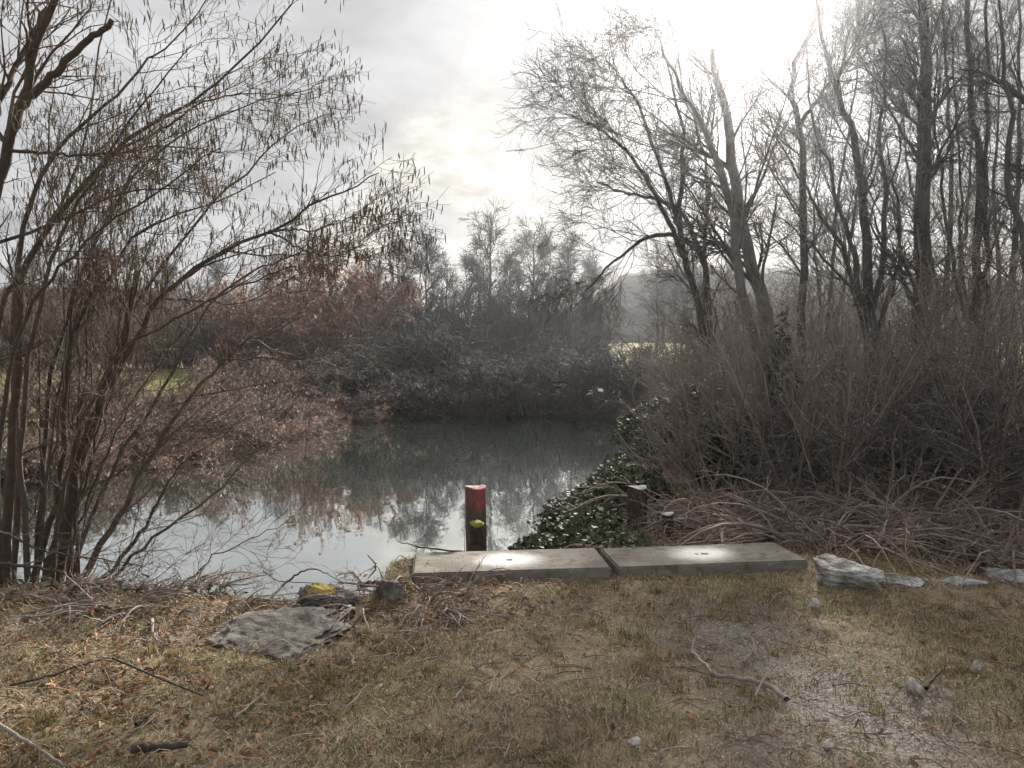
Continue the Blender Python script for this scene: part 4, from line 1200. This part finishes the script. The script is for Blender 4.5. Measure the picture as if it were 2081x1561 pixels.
p = scatter(330000, -6.0, 6.2, 1.7, 6.9, lambda x, y: (.25 + .75 * clump(x, y, 2.2, 3)) * bare(x, y) * (1 - .6 * litter_d(x, y)) * np.clip(1.35 - .13 * y, .3, 1))
n = len(p)
o = obj('grass', Geo().blades(p, RNG.uniform(.018, .065, n), RNG.uniform(.0013, .0030, n), RNG.uniform(.6, 1.7, n), RNG.uniform(0, 6.28, n)).mesh('dry_grass'), M['grass_dry'])
tag(o, 'short withered tan lawn grass in front of the slabs', 'grass', kind='stuff')
p = scatter(240000, -6.0, 6.2, 1.7, 6.9, lambda x, y: np.clip(clump(x, y, 1.6, 40) * 2.0 - .65, 0, 1) * bare(x, y) * (1 - .75 * litter_d(x, y)) * np.clip(1.35 - .13 * y, .3, 1))
n = len(p)
o = obj('grass', Geo().blades(p, RNG.uniform(.018, .06, n), RNG.uniform(.0014, .0030, n), RNG.uniform(.4, 1.5, n), RNG.uniform(0, 6.28, n)).mesh('green_grass'), M['grass_green'])
tag(o, 'mossy olive green grass growing in patches on the lawn', 'grass', kind='stuff')
c = scatter(700, -5.5, 5.5, 1.8, 6.2, lambda x, y: bare(x, y) * (.15 + .85 * clump(x, y, 1.1, 9)))
k = 34
c = np.repeat(c, k, 0)
p = c + np.column_stack([RNG.normal(size=(len(c), 2)) * .022, np.zeros(len(c))])
n = len(p)
o = obj('grass_tufts', Geo().blades(p, RNG.uniform(.03, .10, n), RNG.uniform(.0012, .0028, n), RNG.uniform(.3, 1.7, n), RNG.uniform(0, 6.28, n)).mesh('grass_tufts'), M['grass_tuft'])
tag(o, 'scattered taller tufts of half-withered grass on the lawn', 'grass', kind='stuff')
p = scatter(40000, -6.0, 6.2, 1.7, 7.2, lambda x, y: np.maximum(litter_d(x, y), .9 * sst(x, 1.2, 2) * sst(y, 6.2, 6.6)))
n = len(p)
D = RNG.normal(size=(n, 3)); D[:, 2] = np.abs(D[:, 2]) * .35
o = obj('leaf_litter', Geo().leaves(p + [0, 0, .006], D, RNG.uniform(.018, .055, n), .6, .7, np.array([[0, 0, 1.0]])).mesh('leaf_litter'), M['leaf_litter'])
tag(o, 'withered orange-brown leaf litter under the hazel', 'leaf litter', kind='stuff')
p = scatter(9000, 0.2, 3.2, 6.4, 9.5, lambda x, y: np.exp(-(((x - 1.2) / .8) ** 2 + ((y - 7.2) / .9) ** 2)))
n = len(p)
D = RNG.normal(size=(n, 3)); D[:, 2] = np.abs(D[:, 2]) * .4
o = obj('leaf_litter', Geo().leaves(p + [0, 0, .008], D, RNG.uniform(.03, .06, n), .55, .5, np.array([[0, 0, 1.0]])).mesh('bank_litter'), M['leaf_pale'])
tag(o, 'greyish dead leaves heaped round the bank posts', 'leaf litter', kind='stuff')

# dry curling stems and vines
p = scatter(20000, -6.0, 6.0, 1.7, 6.6, lambda x, y: np.clip(np.exp(-(((x + .9) / .9) ** 2 + ((y - 4.9) / 1.0) ** 2)) + .16 + .5 * np.exp(-(((x + 2.6) / 1.2) ** 2 + ((y - 4.6) / 1.6) ** 2)), 0, 1) * stone_free(x, y))
n = len(p)
K = 6
az = RNG.uniform(0, 6.28, n)
Ls = RNG.uniform(.06, .30, n)
P = np.empty((n, K, 3))
q_ = p.copy()
P[:, 0] = q_
for k in range(1, K):
    az = az + RNG.normal(size=n) * .35
    q_ = q_ + np.column_stack([np.cos(az), np.sin(az), np.zeros(n)]) * (Ls / (K - 1))[:, None]
    P[:, k] = q_
arc = np.sin(np.linspace(0, np.pi, K))[None] * (RNG.random(n) ** 2 * .07)[:, None] + .006
P[:, :, 2] = np.maximum(H(P[:, :, 0].ravel(), P[:, :, 1].ravel()).reshape(n, K), 0) + arc
o = obj('dry_stems', Geo().tubes(P, np.repeat(radii(.0026, .0015, K)[None], n, 0) * RNG.uniform(.6, 1.6, (n, 1)), 3).mesh('dry_stems'), M['straw'])
tag(o, 'tangle of dry pinkish stems lying on the bank and lawn', 'dry stems', kind='stuff')

bl_ = bush_meshes('bank_spill', .5, .35, 22, 91, .0019, 1.3, 4, 3, 60, .04, 1.6)
for i, (px, py) in enumerate([(30, 1225), (120, 1232), (215, 1230), (330, 1226), (430, 1224), (520, 1222), (870, 1222), (770, 1215)]):
    c = gp(px, py)
    place_bush(bl_, c[0], c[1], ['spray of dry bank stems below the outermost hazel stems', 'spray of dry bank stems under the thick broken hazel stem', 'spray of dry bank stems under the leaning hazel stems', 'spray of dry bank stems at the start of the ivy patch', 'spray of dry bank stems on the ivy patch', 'spray of dry bank stems beside the lichen boulder', 'spray of dry stems before the near slab face', 'spray of dry stems at the small angular stone'][i], 'dry sprays on the near bank', random.uniform(.8, 1.1), name='dry_spray', mats=('twig_dry', 'cane', 'leaf_litter'), cat='dry stems')

# gravel
p = scatter(34000, .2, 3.6, 1.7, 5.6, lambda x, y: gravel_mask(x, y) ** 1.2 + .02)
n = len(p)
oct_v = np.array([(1, 0, 0), (-1, 0, 0), (0, 1, 0), (0, -1, 0), (0, 0, 1), (0, 0, -.4)], float)
oct_f = np.array([(0, 2, 4), (2, 1, 4), (1, 3, 4), (3, 0, 4), (2, 0, 5), (1, 2, 5), (3, 1, 5), (0, 3, 5)])
az = RNG.uniform(0, 6.28, n)
sz = RNG.uniform(.004, .013, n)
ov = oct_v[None] * (1 + RNG.normal(size=(n, 6, 1)) * .25) * np.stack([sz, sz * RNG.uniform(.5, 1, n), sz * .55], 1)[:, None]
c_, s_ = np.cos(az)[:, None], np.sin(az)[:, None]
vx = ov[:, :, 0] * c_ - ov[:, :, 1] * s_
vy = ov[:, :, 0] * s_ + ov[:, :, 1] * c_
V = np.stack([vx, vy, ov[:, :, 2]], -1) + p[:, None]
F = (oct_f[None] + (np.arange(n) * 6)[:, None, None]).reshape(-1, 3)
o = obj('gravel', make_mesh('gravel', V.reshape(-1, 3), None, F, np.repeat(RNG.random(n), 6)), M['gravel'])
tag(o, 'grey gravel patch worn through the lawn', 'gravel', kind='stuff')

# ivy and leaves coloured pale as glints on the left bank below the hazel
p = scatter(2600, -4.2, -1.6, 4.8, 6.6, lambda x, y: np.exp(-(((x + 2.55) / .55) ** 2 + ((y - 5.75) / .35) ** 2)) + .25 * np.exp(-(((x + 3.6) / .6) ** 2 + ((y - 5.6) / .5) ** 2)))
pts = p + np.column_stack([np.zeros((len(p), 2)), RNG.random(len(p)) * .10 + .015])
o = obj('ivy', ivy_cloud(pts, .055, (0, 0, 1)).mesh('ivy_patch'), M['ivy'])
tag(o, 'low patch of glossy ivy below the hazel stems', 'ivy', kind='stuff')
lp = [(430, 1216), (448, 1222), (310, 1252), (352, 1308), (46, 1268), (540, 1222), (478, 1216)]
for i, (px, py) in enumerate(lp):
    c = gp(px, py)
    lf = Geo().leaves(np.array([c + [0, 0, .05]]), np.array([[RNG.normal(), -.6, -.5]]), [.05], .7, .3, np.array([[0, -.3, 1.0]])).mesh('glint_leaf_mesh')
    o = obj('glint_leaf', lf, M['cut_wood'])  # pale colour stands in for light reflected off the leaf
    o.location = (0, 0, 0)
    tag(o, ['big leaf painted whitish for its glint on the ivy patch', 'smaller leaf painted whitish for its glint, overlapping the big one on the ivy', 'leaf low in the ivy under the hazel, painted whitish as a glint', 'leaf in the litter below the ivy patch, painted whitish as a glint', 'leaf in the moss by the outermost hazel stems, painted whitish as a glint', 'leaf at the edge of the lichen boulder, painted whitish as a glint', 'leaf between the ivy patch and the lichen boulder, painted whitish as a glint'][i], 'leaf')

# ------------------------------------------------------------------ haze: thin bright air, its forward scatter stands in for lens glare
bmz = bmesh.new()
bmesh.ops.create_cube(bmz, size=1)
hme = bpy.data.meshes.new('haze')
for v in bmz.verts:
    v.co = ((v.co.x) * 520, v.co.y * 340 + 110, 8.0 + v.co.z * 19)
bmz.to_mesh(hme); bmz.free()
hm = bpy.data.materials.new('haze')
hm.use_nodes = True
hm.node_tree.nodes.clear()
ht = NT(hm.node_tree)
pv = ht.n('ShaderNodeVolumePrincipled', {'Color': C4((.93, .95, 1.0)), 'Density': .0013, 'Anisotropy': .93})
ho = ht.n('ShaderNodeOutputMaterial')
ht.t.links.new(pv.outputs[0], ho.inputs['Volume'])
tag(obj('haze', hme, hm), 'thin pale winter haze over the pond and fields, shaped to mimic lens glare', 'haze', kind='stuff')
